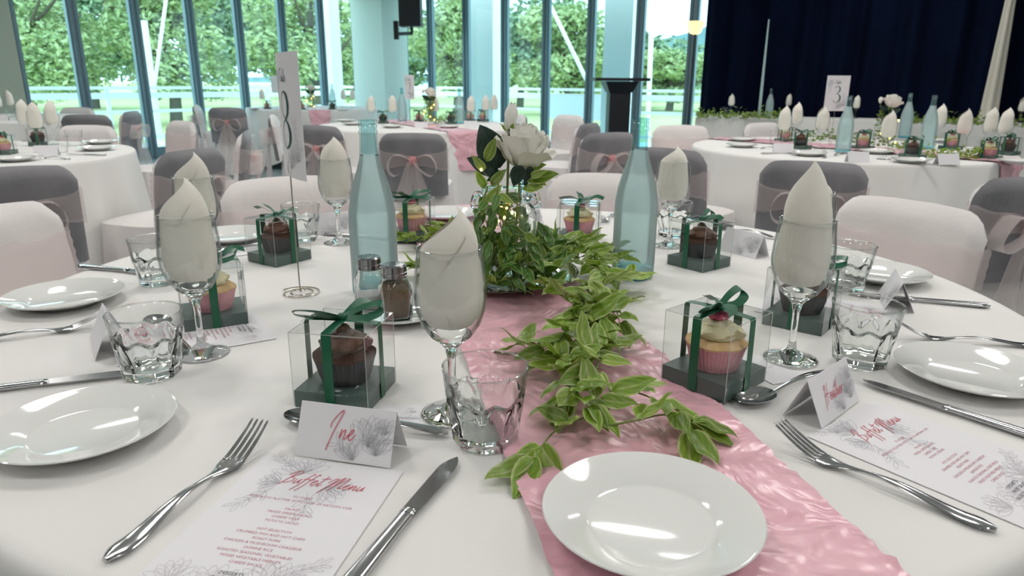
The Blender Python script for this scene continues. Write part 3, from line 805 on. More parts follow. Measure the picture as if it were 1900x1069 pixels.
# cutlery, handle end at the origin, pointing along +x
def fork_kit():
    k = Kit()
    hz = lambda x: .003 + .006 * max(0, math.sin(min(1, max(0, (x - .03) / .12)) * PI)) ** 1.5
    S = []
    for i in range(25):
        x = .148 * i / 24
        w = .003 + .0075 * math.sin(min(1, x / .016) * PI / 2) if x < .016 else .0105 - .0072 * min(1, (x - .016) / .094)
        if x > .118: w = .0032 + (.0125 - .0032) * ((x - .118) / .03) ** 1.6 if x < .148 else .0125
        S.append((x, 0, hz(x) + .0005, w, .0018 if x > .02 else .0022))
    S += [(.154, 0, .0045, .0128, .0014), (.160, 0, .0052, .0125, .0012)]
    k.part('handle', MB().loft(S, 14).mesh('handle', 'steel', angle=60))
    tz = lambda x: .0050 + .022 * max(0, (x - .155) / .05) ** 1.35
    for y0 in (-.0101, -.0034, .0034, .0101):
        secs = []
        for i in range(9):
            x = .157 + .047 * i / 8; w = .0023 * (1 - .45 * (i / 8) ** 3)
            secs.append((x, y0 * (1 - .08 * i / 8), tz(x), w, .0012))
        secs.append((.2062, y0 * .92, tz(.2062), .0005, .0005))
        k.part('tine', MB().loft(secs, 8).mesh('tine', 'steel', angle=60))
    return k
def knife_kit():
    k = Kit(); S = []
    for i in range(17):
        x = .122 * i / 16
        w = .0095 * math.sin(min(1, (x + .002) / .012) * PI / 2) - .003 * min(1, x / .1)
        S.append((x, 0, .0048, w, .0038 - .0008 * i / 16))
    h = MB().loft(S, 14, .8).mesh('handle', 'steel', angle=60)
    col = MB().loft([(.119, 0, .0048, .0072, .0034), (.122, 0, .0048, .0078, .0036), (.126, 0, .0048, .0072, .003)], 14).mesh('collar', 'steel')
    k.part('handle', h, [('collar', col)])
    m = MB(); top, bot = [], []
    n = 22
    for i in range(n + 1):
        t = i / n; x = .124 + .1 * t
        spine = .0065 - .001 * t - (.010 * max(0, (t - .72) / .28) ** 2.2)
        edge = -.0075 - .0035 * math.sin(min(1, t * 1.25) * PI * .6) + (.0055 * max(0, (t - .8) / .2) ** 2)
        top.append((x, spine)); bot.append((x, min(edge, spine - .0004)))
    vs = []
    for (x, y), (x2, y2) in zip(top, bot):
        vs += [(x, y, .0062), (x, y, .0044), (x2, y2, .0050), (x2, y2, .0052)]
    fs = []
    for i in range(n):
        a = 4 * i
        fs += [(a, a + 4, a + 7, a + 3), (a + 1, a + 2, a + 6, a + 5), (a, a + 1, a + 5, a + 4), (a + 3, a + 7, a + 6, a + 2)]
    fs += [(0, 3, 2, 1), (4 * n, 4 * n + 1, 4 * n + 2, 4 * n + 3)]
    m.add(vs, fs); k.part('blade', m.mesh('blade', 'dark_steel', angle=30))
    return k
def spoon_kit():
    k = Kit(); S = []
    for i in range(21):
        x = .135 * i / 20
        w = .0085 * math.sin(min(1, (x + .002) / .014) * PI / 2) - .0055 * min(1, x / .1)
        S.append((x, 0, .004 + .007 * math.sin(min(1, x / .135) * PI) ** 1.4, w, .0017))
    k.part('handle', MB().loft(S, 14).mesh('handle', 'steel', angle=60))
    def bowl(off):
        def fn(u, v):
            a = 2 * PI * v; r = u
            x = .162 + .031 * r * math.cos(a); y = .0205 * r * math.sin(a) * (1 - .12 * math.cos(a))
            z = .0015 + .0085 * r ** 2.2 + off
            return (x, y, z)
        return fn
    m = MB().grid(bowl(0), 10, 32); k.part('bowl', m.mesh('bowl', 'steel', solid=.0009, angle=70))
    return k
K_FORK, K_KNIFE, K_SPOON = fork_kit(), knife_kit(), spoon_kit()
# ------------------------------------------------------------------ cupcakes and their clear boxes
def cupcake_kit(dark):
    k = Kit(); n = 88
    def wr(r, z, a): return r * (1 + (.022 if int(round(a / (2 * PI) * n)) % 2 else -.012))
    w = MB().lathe([(.0, .001), (.0235, .0), (.0245, .004), (.0275, .018), (.0315, .033), (.0308, .033), (.026, .008)], n, wr)
    k.part('paper_case', w.mesh('paper_case', 'wrapper_black' if dark else 'wrapper_pink', angle=10))
    c = MB().lathe([(.0315, .0315), (.0318, .034), (.027, .0385), (.015, .0405), (.0, .041)], 40, lambda r, z, a: r * (1 + .02 * math.sin(7 * a)))
    k.part('cake', c.mesh('cake', 'sponge_dark' if dark else 'sponge'))
    # piped swirl: fluted rope wound upwards
    turns, steps = 2.7, 90; pts, rad = [], []
    for i in range(steps + 1):
        t = i / steps; a = t * turns * 2 * PI
        r = .0165 * (1 - t) ** .85
        pts.append(Vector((r * math.cos(a), r * math.sin(a), .0425 + .0225 * t))); rad.append(.0122 * (1 - .66 * t))
    m = MB(); nn = 16; vs, fs = [], []
    for i, p in enumerate(pts):
        tdir = (pts[min(i + 1, steps)] - pts[max(i - 1, 0)]); tdir = tdir.normalized() if tdir.length > 1e-7 else Vector((0, 0, 1))
        x = (Vector((0, 0, 1)) - tdir * tdir.z).normalized(); y = tdir.cross(x)
        for q in range(nn):
            b = 2 * PI * q / nn + i * .16
            f = rad[i] * (1 + .16 * math.cos(5 * b))
            vs.append(p + x * (f * math.cos(b - i * .16)) * .82 + y * (f * math.sin(b - i * .16)))
    for i in range(steps):
        for q in range(nn):
            a, b = i * nn + q, i * nn + (q + 1) % nn
            fs.append((a, b, b + nn, a + nn))
    fs.append(tuple(steps * nn + q for q in range(nn))); fs.append(tuple(q for q in range(nn))[::-1])
    m.add(vs, fs); m.lathe([(.02, .041), (.014, .05), (.006, .062), (.0, .066)], 20)
    k.part('frosting', m.mesh('frosting', 'ganache' if dark else 'buttercream', angle=60))
    if not dark:
        m = MB(); 
        for i in range(5):
            a = 2 * PI * i / 5
            m.sphere((.0055 * math.cos(a), .0055 * math.sin(a), .0675), (.0062, .0062, .0048), 10, 6)
        m.sphere((0, 0, .0695), (.006, .006, .0052), 10, 6)
        k.part('candy_flower', m.mesh('candy_flower', 'candy'))
    else:
        m = MB().sphere((0, 0, .0655), (.0065, .006, .006), 12, 8, lambda d: 1 + .12 * math.sin(9 * d.x + 5 * d.y))
        k.part('candy_button', m.mesh('candy_button', 'ganache'))
    return k
K_CUP_PINK, K_CUP_DARK = cupcake_kit(False), cupcake_kit(True)
BS, BH, TRH = .092, .094, .0205
def box_kit(var, detail=True):
    """clear cover on a grey-green tray, tied with dark green ribbon (ribbon sides at +-x and +-y)"""
    k = Kit(); rnd = random.Random(var); h = BS / 2
    m = MB(); m.box((0, 0, TRH / 2), (BS, BS, TRH))
    k.part('tray', m.mesh('tray', 'tray', False))
    e = h + .0006
    V = [(-e, -e, .001), (e, -e, .001), (e, e, .001), (-e, e, .001), (-e, -e, BH), (e, -e, BH), (e, e, BH), (-e, e, BH)]
    m = MB().add(V, [(0, 1, 5, 4), (1, 2, 6, 5), (2, 3, 7, 6), (3, 0, 4, 7), (4, 5, 6, 7)])
    subs = []
    if detail:
        ed = MB()
        for a, b in ((0, 4), (1, 5), (2, 6), (3, 7), (4, 5), (5, 6), (6, 7), (7, 4)):
            ed.tube([V[a], V[b]], .00042, 5)
        subs = [('fold_line', ed.mesh('fold_line', 'edge_plastic'))]
    k.part('clear_cover', m.mesh('clear_cover', 'acrylic', False), subs)
    rw = .0122; g = e + .0011
    for i in range(4):
        a = i * PI / 2; M = Matrix.Rotation(a, 3, 'Z')
        P = [(g, 0, .0005), (g, 0, BH * .5), (g - .0004, 0, BH - .001), (g - .002, 0, BH + .0022), (g * .5, 0, BH + .003 + .001 * rnd.random()), (0, 0, BH + .004)]
        m = MB().strip([M @ Vector(p) for p in P], rw, M @ Vector((0, 1, 0)))
        k.part('ribbon', m.mesh('ribbon', 'ribbon', solid=.0004))
    # bow
    a0 = rnd.uniform(0, PI) if var else .35
    top = Vector((0, 0, BH + .006))
    for sd in (0, 1):
        a = a0 + sd * PI + rnd.uniform(-.3, .3); M = Matrix.Rotation(a, 3, 'Z'); L = .047 * rnd.uniform(.85, 1.15)
        P = catmull([(0, 0, 0), (L * .5, .004, .010), (L, .006, .014), (L * 1.02, -.002, .006), (L * .55, -.006, -.0005), (0, 0, .001)], 5)
        sides = []
        for i in range(len(P)):
            t = i / (len(P) - 1); sides.append(M @ Vector((.35 * math.sin(t * 6.28), .8, .55 + .25 * math.cos(t * 6.28))))
        m = MB().strip([top + M @ p for p in P], [rw * (.5 + .5 * math.sin(PI * (.12 + .76 * i / (len(P) - 1)))) for i in range(len(P))], sides)
        k.part('bow_loop', m.mesh('bow_loop', 'ribbon', solid=.0004))
        a = a0 + sd * PI + .7 + rnd.uniform(-.35, .35); M = Matrix.Rotation(a, 3, 'Z'); L = .060 * rnd.uniform(.8, 1.2); up = rnd.uniform(-.004, .016)
        P = catmull([(0, 0, 0), (L * .35, 0, .006), (L * .7, .003, .004 + up), (L, .001, up)], 5)
        m = MB().strip([top + M @ p for p in P], [rw * (.5 + .5 * min(1, i / 5)) for i in range(len(P))], M @ Vector((0, 1, .6)))
        k.part('bow_tail', m.mesh('bow_tail', 'ribbon', solid=.0004))
    m = MB().sphere(tuple(top + Vector((0, 0, .001))), (.0062, .0056, .0052), 12, 8, lambda d: 1 + .08 * math.sin(9 * d.x))
    k.part('bow_knot', m.mesh('bow_knot', 'ribbon'))
    return k
pmat('edge_plastic', (.80, .83, .82), .2, trans=.5)
K_BOX = [box_kit(i) for i in range(5)]
K_BOX_FAR = [box_kit(i + 7, False) for i in range(2)]
# ------------------------------------------------------------------ stationery
MW, MLN = .150, .212
def sheet(w, l, t=.0006, mat='paper', name='sheet', curl=0):
    return MB().box((0, 0, 0), (w, l, t)).mesh(name, mat, False)
r5 = random.Random(11)
ART_TOP = bloom(-.022, .080, .030, 1.9, 2.4, 9, r5) + bloom(.012, .062, .028, -.4, 2.4, 8, r5) + sprig(-.035, .052, -2.1, .034, 4, .42, r5) + sprig(-.03, .088, 2.6, .03, 4, .4, r5) + bloom(-.035, .062, .022, 3.2, 2.0, 7, r5) + sprig(.0, .05, -1.2, .03, 3, .5, r5)
ART_BOT = bloom(.030, -.075, .034, 1.7, 2.6, 9, r5) + bloom(-.012, -.088, .030, 1.9, 2.6, 9, r5) + sprig(.035, -.060, .6, .03, 4, .4, r5) + bloom(-.048, -.082, .024, 2.0, 2.0, 6, r5) + sprig(.0, -.098, .3, .05, 4, .35, r5)
MENU_ROSE = ['TO START', 'ANTIPASTO PLATTER WITH LOAF OF ARTISAN COB', '', 'SALADS', 'MIXED GREEN SALAD', 'CHEESE TART', 'POTATO SALAD', '', 'HOT SELECTION', 'CRUMBED FISH AND HOT CHIPS', 'ROAST PORK', 'CHICKEN & MUSHROOM CHASSEUR', 'JASMINE RICE', 'ROASTED SEASONAL VEGETABLES', 'MIXED VEGETABLE MEDLEY', 'CHEESE SAUCE']
MENU_DARK = ['DESSERTS', 'FRUIT SALAD', 'SELECTION OF CAKES']
def menu_kit(detail=True):
    k = Kit()
    t = hand('Buffet Menu', -.034, .062, .0088)
    subs = []
    if detail:
        tx = print_text(MENU_ROSE, 'menu_text', 'ink_rose', .0044, .0063); tx.transform(Matrix.Translation((0, .040, .0003)))
        td = print_text(MENU_DARK, 'dessert_text', 'ink_dark', .0050, .0066); td.transform(Matrix.Translation((-.004, -.068, .0003)))
        subs = [('title_lettering', pen(t, .0008, 'ink_red', 'title_lettering', z=.0008)), ('menu_text', tx), ('dessert_text', td),
                ('flower_drawing', pen(ART_TOP, .00042, 'ink_grey', 'flower_drawing', z=.0005)), ('flower_drawing', pen(ART_BOT, .00042, 'ink_pale', 'flower_drawing', z=.0005))]
    k.part('sheet', sheet(MW, MLN), [])
    for n_, me in subs: k.part(n_, me)
    return k
K_MENU = menu_kit(); 
K_MENU_FAR = Kit().part('sheet', sheet(MW, MLN)).part('title_lettering', pen(hand('Buffet Menu', -.034, .062, .0088), .0008, 'ink_red', 'title_lettering', z=.0008)).part('flower_drawing', pen(ART_TOP, .00042, 'ink_grey', 'flower_drawing', z=.0005))
CW, CH_, CD = .106, .056, .046      # tent card: width, slant height, base depth
TENT_A = math.asin(CD / 2 / CH_)
def tent_kit(text=None, detail=True):
    """front face towards -y, ridge along x at the origin's height"""
    k = Kit(); zt = CH_ * math.cos(TENT_A)
    f = MB(); f.box((0, 0, 0), (CW, CH_, .0006)); F = Matrix.Translation((0, -CD / 4, zt / 2)) @ Matrix.Rotation(PI / 2 - TENT_A, 4, 'X')
    f.xform(F); b = MB(); b.box((0, 0, 0), (CW, CH_, .0006)); B = Matrix.Translation((0, CD / 4, zt / 2)) @ Matrix.Rotation(-(PI / 2 - TENT_A), 4, 'X'); b.xform(B)
    k.part('front_panel', f.mesh('front_panel', 'paper', False)); k.part('back_panel', b.mesh('back_panel', 'paper', False))
    lift = Matrix.Translation((0, 0, .0004))
    if detail:
        r = random.Random(21)
        art = bloom(.027, -.010, .034, 1.35, 2.2, 9, r) + bloom(.036, -.018, .024, 1.6, 1.8, 7, r) + bloom(.012, -.025, .022, 2.0, 1.6, 6, r) + sprig(.014, -.026, 2.5, .024, 3, .5, r) + bloom(.045, .004, .016, 2.0, 1.5, 5, r)
        art = [[(max(-CW / 2, min(CW / 2, x)), max(-CH_ / 2, min(CH_ / 2, y))) for x, y in s] for s in art]
        me = pen(art, .0004, 'ink_grey', 'flower_drawing', z=.0006); me.transform(F @ lift); k.part('flower_drawing', me)
    if text:
        sz = .0104 if len(text) < 5 else .0082
        w = hand_width(text, sz); me = pen(hand(text, -.004 - w / 2, -.006, sz), .00095, 'ink_red', 'name_lettering', z=.001); me.transform(F @ lift); k.part('name_lettering', me)
    return k
K_TENT, K_TENT_INE, K_TENT_HEA = tent_kit(), tent_kit('Ine'), tent_kit('Heather')
K_TENT_FAR = tent_kit(None, False)
def thanks_kit(detail):
    k = Kit().part('sheet', sheet(.088, .054, .0005))
    if detail:
        s = hand('The', -.012, .006, .0052) + hand('Shanahans', -.030, -.010, .0052)
        k.part('lettering', pen(s, .0005, 'ink_grey', 'lettering', z=.0006))
        k.part('small_line', pen([[(-.006, -.020), (.006, -.020)]], .0006, 'ink_grey', 'small_line', z=.0006))
    return k
K_THANKS = thanks_kit(True)
# ------------------------------------------------------------------ bottles, shakers, jar
def bottle_kit(n=64, far=False):
    k = Kit()
    body = [(.0418, .017), (.0418, .135), (.0410, .152), (.0370, .178), (.0300, .204), (.0225, .226), (.0178, .242), (.0165, .250)]
    neck = [(.0165, .250), (.0152, .268), (.0145, .283), (.0147, .286), (.0165, .287), (.0165, .291), (.0147, .2925), (.0147, .296), (.0158, .297), (.0158, .300), (.0147, .301), (.0147, .304), (.0158, .305), (.0152, .3095), (.0118, .3095), (.0115, .285), (.0135, .252)]
    k.part('body', MB().lathe(body, n).mesh('body', 'aqua_frost', angle=70))
    k.part('neck', MB().lathe(neck, n).mesh('neck', 'aqua_neck', angle=50))
    k.part('base', MB().lathe([(.0, .006), (.026, .003), (.036, .0), (.0405, .004), (.0418, .012), (.0418, .0175)], n).mesh('base', 'aqua_base'))
    if not far:
        ins = [(.0, .012), (.030, .010), (.0385, .014), (.0392, .02)]
        k.part('thick_base', MB().lathe([(.0, .003), (.035, .001), (.0395, .004), (.0405, .012)] + ins[::-1], n).mesh('thick_base', 'aqua_clear'))
    return k
K_BOTTLE, K_BOTTLE_FAR = bottle_kit(), bottle_kit(20, True)
def shaker_kit(fill, level):
    k = Kit()
    def sq(r, z, a):        # rounded square lower body
        if z > .066: return r
        c = max(abs(math.cos(a)), abs(math.sin(a))); f = min(1.16, 1 / c) * .93
        t = min(1, max(0, (.066 - z) / .016)); return r * (1 + (f - 1) * t)
    out = [(.0, .001), (.022, .0), (.0255, .003), (.0262, .01), (.0262, .048), (.0245, .058), (.020, .066), (.0188, .069), (.0188, .074)]
    inn = [(.0172, .074), (.0172, .069), (.0182, .066), (.0222, .058), (.0238, .048), (.0238, .01), (.0215, .006), (.0, .006)]
    k.part('jar', MB().lathe(out + inn, 64, sq).mesh('jar', 'glass', angle=70))
    z = level
    con = [(.0, .0066), (.0210, .0066), (.0232, .0105)] + [(.0232, q) for q in (.02, .03, .04) if q < z] + [(.0232 if z < .05 else .0185, z), (.0, z + .001)]
    k.part('contents', MB().lathe(con, 48, sq).mesh('contents', fill))
    cap = [(.0, .092), (.017, .0915), (.0195, .089), (.0198, .080), (.0206, .0795), (.0206, .0775), (.0198, .077), (.0198, .0745), (.0206, .074), (.0206, .072), (.0195, .0708), (.0, .0708)]
    hs = MB()
    for i in range(12):
        a = i * 2.4; r = .0035 * math.sqrt(i)
        hs.lathe([(.0, .0922), (.0011, .0922)], 6).v[-12:]
        for j in range(len(hs.v) - 12, len(hs.v)):
            x, y, zz = hs.v[j]; hs.v[j] = (x + r * math.cos(a), y + r * math.sin(a), zz)
    k.part('cap', MB().lathe(cap, 48).mesh('cap', 'dark_steel', angle=35), [('sprinkle_holes', hs.mesh('sprinkle_holes', 'black_plastic', False))])
    return k
K_SALT, K_PEPPER = shaker_kit('salt', .028), shaker_kit('pepper', .062)
def jar_kit(n=64, mat='glass'):
    k = Kit()
    out = [(.0, .003), (.045, .0), (.054, .003), (.057, .012), (.057, .125), (.0545, .140), (.046, .152), (.0425, .156), (.0425, .160), (.047, .162), (.047, .166), (.0425, .168), (.0425, .186), (.0435, .190)]
    inn = [(.0405, .190), (.0400, .165), (.0430, .150), (.052, .138), (.0543, .125), (.0543, .014), (.048, .008), (.0, .008)]
    k.part('glass_body', MB().lathe(out + inn if mat == 'glass' else out, n).mesh('glass_body', mat, angle=60))
    m = MB()
    if n > 30:
        for s in (-1, 1):
            m = MB().tube(catmull([(s * .043, 0, .170), (s * .052, 0, .172), (s * .058, .0, .160), (s * .058, 0, .150), (s * .050, 0, .147)], 4), .0045, 8)
            k.part('side_lug', m.mesh('side_lug', mat))
    return k
K_JAR, K_JAR_FAR = jar_kit(), jar_kit(20, 'fine_glass')
# ------------------------------------------------------------------ leaves and roses
def leaf_mesh(L, Wd, curl, fold, name, mat, nu=8, nv=4):
    def fn(u, v):
        w = Wd * (math.sin(PI * min(1, u ** .82)) ** .8) * (1 - .15 * u)
        y = (v - .5) * w
        z = -curl * L * (u - .1) ** 2 + fold * abs(y) + .0015 * math.sin(u * 9)
        return (u * L, y, z)
    return MB().grid(fn, nu, nv, uv=True).mesh(name, mat, angle=180)
LEAVES = [leaf_mesh(.034, .0175, .30, .35, 'leaf', 'leaf'), leaf_mesh(.038, .0185, .15, .25, 'leaf', 'leaf'), leaf_mesh(.030, .0155, .5, .4, 'leaf', 'leaf_light'), leaf_mesh(.041, .0185, -.1, .3, 'leaf', 'leaf_light'), leaf_mesh(.028, .0145, .35, .3, 'leaf', 'leaf')]
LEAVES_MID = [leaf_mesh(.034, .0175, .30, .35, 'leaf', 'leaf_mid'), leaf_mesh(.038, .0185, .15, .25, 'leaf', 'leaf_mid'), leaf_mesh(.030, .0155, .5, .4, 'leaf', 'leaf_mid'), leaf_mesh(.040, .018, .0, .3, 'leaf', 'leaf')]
LEAVES_DARK = [leaf_mesh(.062, .040, .25, .18, 'leaf', 'leaf_dark', 10, 6), leaf_mesh(.048, .026, .3, .25, 'leaf', 'leaf_dark', 10, 6)]
def orient(d, up, roll=0):
    """Euler that takes +x to d with +z near up"""
    x = Vector(d).normalized(); y = Vector(up).cross(x)
    y = y.normalized() if y.length > 1e-5 else x.orthogonal().normalized()
    z = x.cross(y)
    M = Matrix((x, y, z)).transposed() @ Matrix.Rotation(roll, 3, 'X')
    return M.to_euler()
def rose_petal(rnd, rad, h, wid, flare, name='petal'):
    def fn(u, v):
        a = (u - .5) * wid
        edge = 1 - .22 * (2 * abs(u - .5)) ** 2.5
        z = h * v * edge
        bulge = math.sin(min(1, v * 1.1) * PI * .62)
        r = rad * (.30 + .70 * bulge) + flare * max(0, v - .62) ** 1.5 * 2.2 + .0012 * math.sin(7 * u + 6 * v)
        return (r * math.cos(a), r * math.sin(a), z + .0014 * math.sin(11 * u) * v)
    return MB().grid(fn, 9, 8).mesh(name, 'rose', angle=180)
_rr = random.Random(8)
PETALS = [(rose_petal(_rr, .010, .046, 3.6, -.004), 3, .002), (rose_petal(_rr, .017, .048, 2.3, .0), 4, .0), (rose_petal(_rr, .025, .046, 1.9, .006), 5, -.002), (rose_petal(_rr, .033, .042, 1.5, .018), 6, -.004), (rose_petal(_rr, .038, .030, 1.3, .034), 5, -.005)]
SEPAL = MB().grid(lambda u, v: (u * .026, (v - .5) * .011 * math.sin(PI * min(1, .25 + u * .75)), -.010 * u * u), 6, 3).mesh('sepal', 'sepal', angle=180)
BUD_PETAL = rose_petal(_rr, .011, .036, 3.2, -.010)
def rose_parts(root, M, far=False):
    """petals and sepals under root, M = placing matrix of the flower head"""
    rnd = random.Random(4)
    for me, n, dz in PETALS:
        for i in range(n):
            a = 2 * PI * i / n + rnd.uniform(-.25, .25) + n
            o = obj('petal', me, root); o.matrix_local = M @ Matrix.Translation((0, 0, dz)) @ Matrix.Rotation(a, 4, 'Z') @ Matrix.Rotation(rnd.uniform(-.08, .08), 4, 'Y')
    for i in range(5):
        o = obj('sepal', SEPAL, root); o.matrix_local = M @ Matrix.Translation((0, 0, -.002)) @ Matrix.Rotation(i * 1.256, 4, 'Z') @ Matrix.Rotation(.5, 4, 'Y')
# ------------------------------------------------------------------ round table, cloth and runner
TC, TR = Vector((0.0, 1.267, 0)), .882
def cloth_mesh(seed, r=TR, h=TABLE_Z, n=220, yaw=0.0, hem=.16):
    rnd = random.Random(seed); ph = [rnd.uniform(0, 6.28) for _ in range(4)]
    prof = [(0.0, h), (.3, h), (.6, h), (r - .02, h), (r - .006, h - .0015), (r + .001, h - .008), (r + .003, h - .02)]
    m = MB(); rows = 12; vs, fs = [], []
    for i in range(n):
        a = 2 * PI * i / n
        zh = .015 + hem * (.5 + .5 * math.cos(4 * (a - yaw))) ** .8
        col = [(q * math.cos(a), q * math.sin(a), z) for q, z in prof]
        for j in range(1, rows + 1):
            t = j / rows; z = (h - .02) + (zh - (h - .02)) * t
            amp = .034 * t ** .8
            w = amp * (math.sin(16 * a + ph[0]) * .6 + math.sin(9 * a + ph[1]) * .5 + .35 * math.sin(27 * a + ph[2]))
            q = r + .004 + .05 * t ** 1.2 + w + .02 * t * (1 - math.cos(4 * (a - yaw))) * .5
            col.append((q * math.cos(a), q * math.sin(a), z))
        vs += col
    k = len(prof) + rows
    for i in range(n):
        j = (i + 1) % n
        for q in range(k - 1): fs.append((i * k + q, j * k + q, j * k + q + 1, i * k + q + 1))
    m.add(vs, fs)
    return m.mesh('tablecloth', 'linen', angle=80)
TOP = MB().lathe([(0, TABLE_Z - .035), (TR - .012, TABLE_Z - .035), (TR - .010, TABLE_Z - .02), (TR - .012, TABLE_Z - .003), (0, TABLE_Z - .003)], 64).mesh('tabletop', 'black_wood')
LEG = MB().tube([(.0, 0, 0), (.0, 0, TABLE_Z - .035)], .02, 8).mesh('leg', 'dark_steel')
def round_table(c, seed, label, yaw=0.0, hem=.16):
    t = obj('round_table', None, None, c)
    obj('tabletop', TOP, t)
    for k in range(4): obj('leg', LEG, t, (.5 * math.cos(k * PI / 2 + .785), .5 * math.sin(k * PI / 2 + .785), 0))
    obj('tablecloth', cloth_mesh(seed, yaw=yaw, hem=hem), t)
    tag(t, label, 'table', 'round tables under white cloths')
    return t
round_table(TC, 1, 'nearest round table under a white cloth, set for eight', .4)
def runner_mesh(L, R, n, off, drop_r=None, seed=1, amp=.0045, mw=28):
    """L, R: edge polylines in plan, from near to far"""
    rnd = random.Random(seed); o = Vector((rnd.random() * 9, rnd.random() * 9, 0))
    def fn(u, v):
        t = u * (len(L) - 1); i = min(int(t), len(L) - 2); f = t - i
        a = L[i].lerp(L[i + 1], f); b = R[i].lerp(R[i + 1], f)
        ed = .004 * mnoise.noise(Vector((u * 60, 3, 1)))
        p = a.lerp(b, v + ed * (1 if v > .9 else (-1 if v < .1 else 0)))
        q = Vector((p.x, p.y, 0)) - off; r = q.length
        z = TABLE_Z + .0022
        fl = mnoise.noise(Vector((p.x * 4, p.y * 4, 9)) + o); fold = (1 - abs(math.sin(fl * 11 + p.y * 5))) ** 3 + .8 * (1 - abs(math.sin(fl * 17 - p.x * 30 + 2))) ** 4 * max(0, 2 * abs(v - .5) - .3)
        w = mnoise.noise(Vector((p.x * 9, p.y * 16, 0)) + o) + .6 * mnoise.noise(Vector((p.x * 26, p.y * 34, 3)) + o) + .35 * mnoise.noise(Vector((p.x * 60 + (.8 if v < .5 else -.8), p.y * 80, 5)) + o) * (1 + 2.2 * max(0, abs(v - .5) - .34) * 6)
        z += amp * (w + .9) + .0022 * fold
        if r > TR + .006:       # hang over the edge
            over = r - TR - .006; d = q / r
            z = TABLE_Z - over + .002; pp = off + d * (TR + .012 + .012 * w + .05 * min(1, over / .6)); return (pp.x, pp.y, max(.02, z))
        return (p.x, p.y, max(z, TABLE_Z + .0018))
    return MB().grid(fn, n, mw).mesh('table_runner', 'satin', angle=180)
def line(p0, p1, a, b):     # point at param along
    return [Vector(p0).lerp(Vector(p1), t) for t in (a, b)]
Lp = [at(1010, 1069), at(948, 880), at(875, 640), at(790, 540), at(775, 455)]
Rp = [at(1660, 1069), at(1350, 760), at(1150, 600)]
def fit(pts):               # straight edge x = a + b*y
    n = len(pts); my = sum(p.y for p in pts) / n; mx = sum(p.x for p in pts) / n
    b = sum((p.y - my) * (p.x - mx) for p in pts) / sum((p.y - my) ** 2 for p in pts)
    return mx - b * my, b
la, lb = fit(Lp); ra, rb = fit(Rp)
rb = (rb + lb) / 2; ra = sum(p.x - rb * p.y for p in Rp) / len(Rp)
ys = [.12 + i * (2.72 - .12) / 30 for i in range(31)]
run = obj('table_runner', runner_mesh([Vector((la + lb * y, y, 0)) for y in ys], [Vector((ra + rb * y, y, 0)) for y in ys], 420, TC, seed=3, mw=44))
tag(run, 'pink satin runner across the nearest table', 'runner')
RUN_Z = TABLE_Z + .0055

# ------------------------------------------------------------------ place settings of the nearest table
TZ = TABLE_Z + .0005
PL = {'knife': 'knives', 'gift box': 'gift boxes', 'wine glass': 'wine glasses'}
def side_plate(px, py, label, z=TZ, tilt=None):
    p = at(px, py, z + .012); place('side_plate', K_PLATE, (p.x, p.y, z), 0, label, 'plate', 'side plates on the nearest table')
side_plate(155, 790, 'white side plate at the bottom left, left of the fork beside the Ine card')
side_plate(1208, 955, 'white side plate in the foreground lying on the pink runner', RUN_Z + .002)
side_plate(1805, 690, 'white side plate cut by the right edge, above the Heather menu')
side_plate(1630, 507, 'white side plate behind the right-hand tumblers near the pale chair')
side_plate(830, 397, 'small far white plate on the runner behind the left bottle', RUN_Z)
side_plate(432, 437, 'white side plate behind the chocolate cupcake box at the far left')
side_plate(120, 550, 'white side plate at the left table edge above a fork')
def cutlery(name, kit, end, tip, L, label, cat, dz=.0, tz=.0):
    a = at(*end, TZ + dz); b = at(*tip, TZ + tz); d = b - a; d.z = 0
    place(name, kit, (a.x, a.y, TZ + dz), math.atan2(d.y, d.x), label, cat, PL.get(cat, cat + 's') + ' on the nearest table')
def cutlery_tip(name, kit, tip, toward, L, label, cat, tz=0, dz=0):
    b = at(*tip, TZ + tz); a = at(*toward, TZ); d = (b - a); d.z = 0; d.normalize(); e = b - d * L
    place(name, kit, (e.x, e.y, TZ + dz), math.atan2(d.y, d.x), label, cat, PL.get(cat, cat + 's') + ' on the nearest table')
cutlery_tip('fork', K_FORK, (484, 787), (218, 1030), .206, 'steel fork left of the menu in front of the Ine card', 'fork', .022)
cutlery_tip('fork', K_FORK, (1444, 789), (1832, 983), .206, 'steel fork between the pink runner and the Heather menu', 'fork', .022)
cutlery_tip('fork', K_FORK, (1664, 602), (1899, 644), .206, 'steel fork on the far edge of the right-hand menu, cut by the frame', 'fork', .022)
cutlery_tip('fork', K_FORK, (196, 580), (0, 632), .206, 'steel fork running off the left edge above a menu', 'fork', .022)
cutlery_tip('fork', K_FORK, (1113, 410), (1140, 400), .206, 'far steel fork just left of the right bottle', 'fork', .012)
cutlery_tip('knife', K_KNIFE, (841, 848), (668, 1069), .224, 'steel knife right of the menu in front of the Ine card', 'knife', .005)
cutlery_tip('knife', K_KNIFE, (1598, 706), (1899, 810), .224, 'steel knife right of the Heather card', 'knife', .005)
cutlery('knife', K_KNIFE, (1836, 572), (1600, 551), .224, 'steel knife above the right-hand menu by the table edge', 'knife')
cutlery('knife', K_KNIFE, (146, 497), (262, 508), .224, 'steel knife at the far left near the small tumbler', 'knife')
cutlery_tip('knife', K_KNIFE, (250, 688), (0, 726), .224, 'steel knife below the menu at the left edge', 'knife', .005)
cutlery('knife', K_KNIFE, (598, 436), (655, 440), .224, 'far knife behind the left bottle', 'knife')
cutlery('spoon', K_SPOON, (832, 810), (530, 766), .193, 'dessert spoon lying behind the Ine card', 'spoon', .0, .01)
cutlery_tip('spoon', K_SPOON, (1370, 748), (1522, 700), .193, 'dessert spoon left of the Heather card', 'spoon', .008)
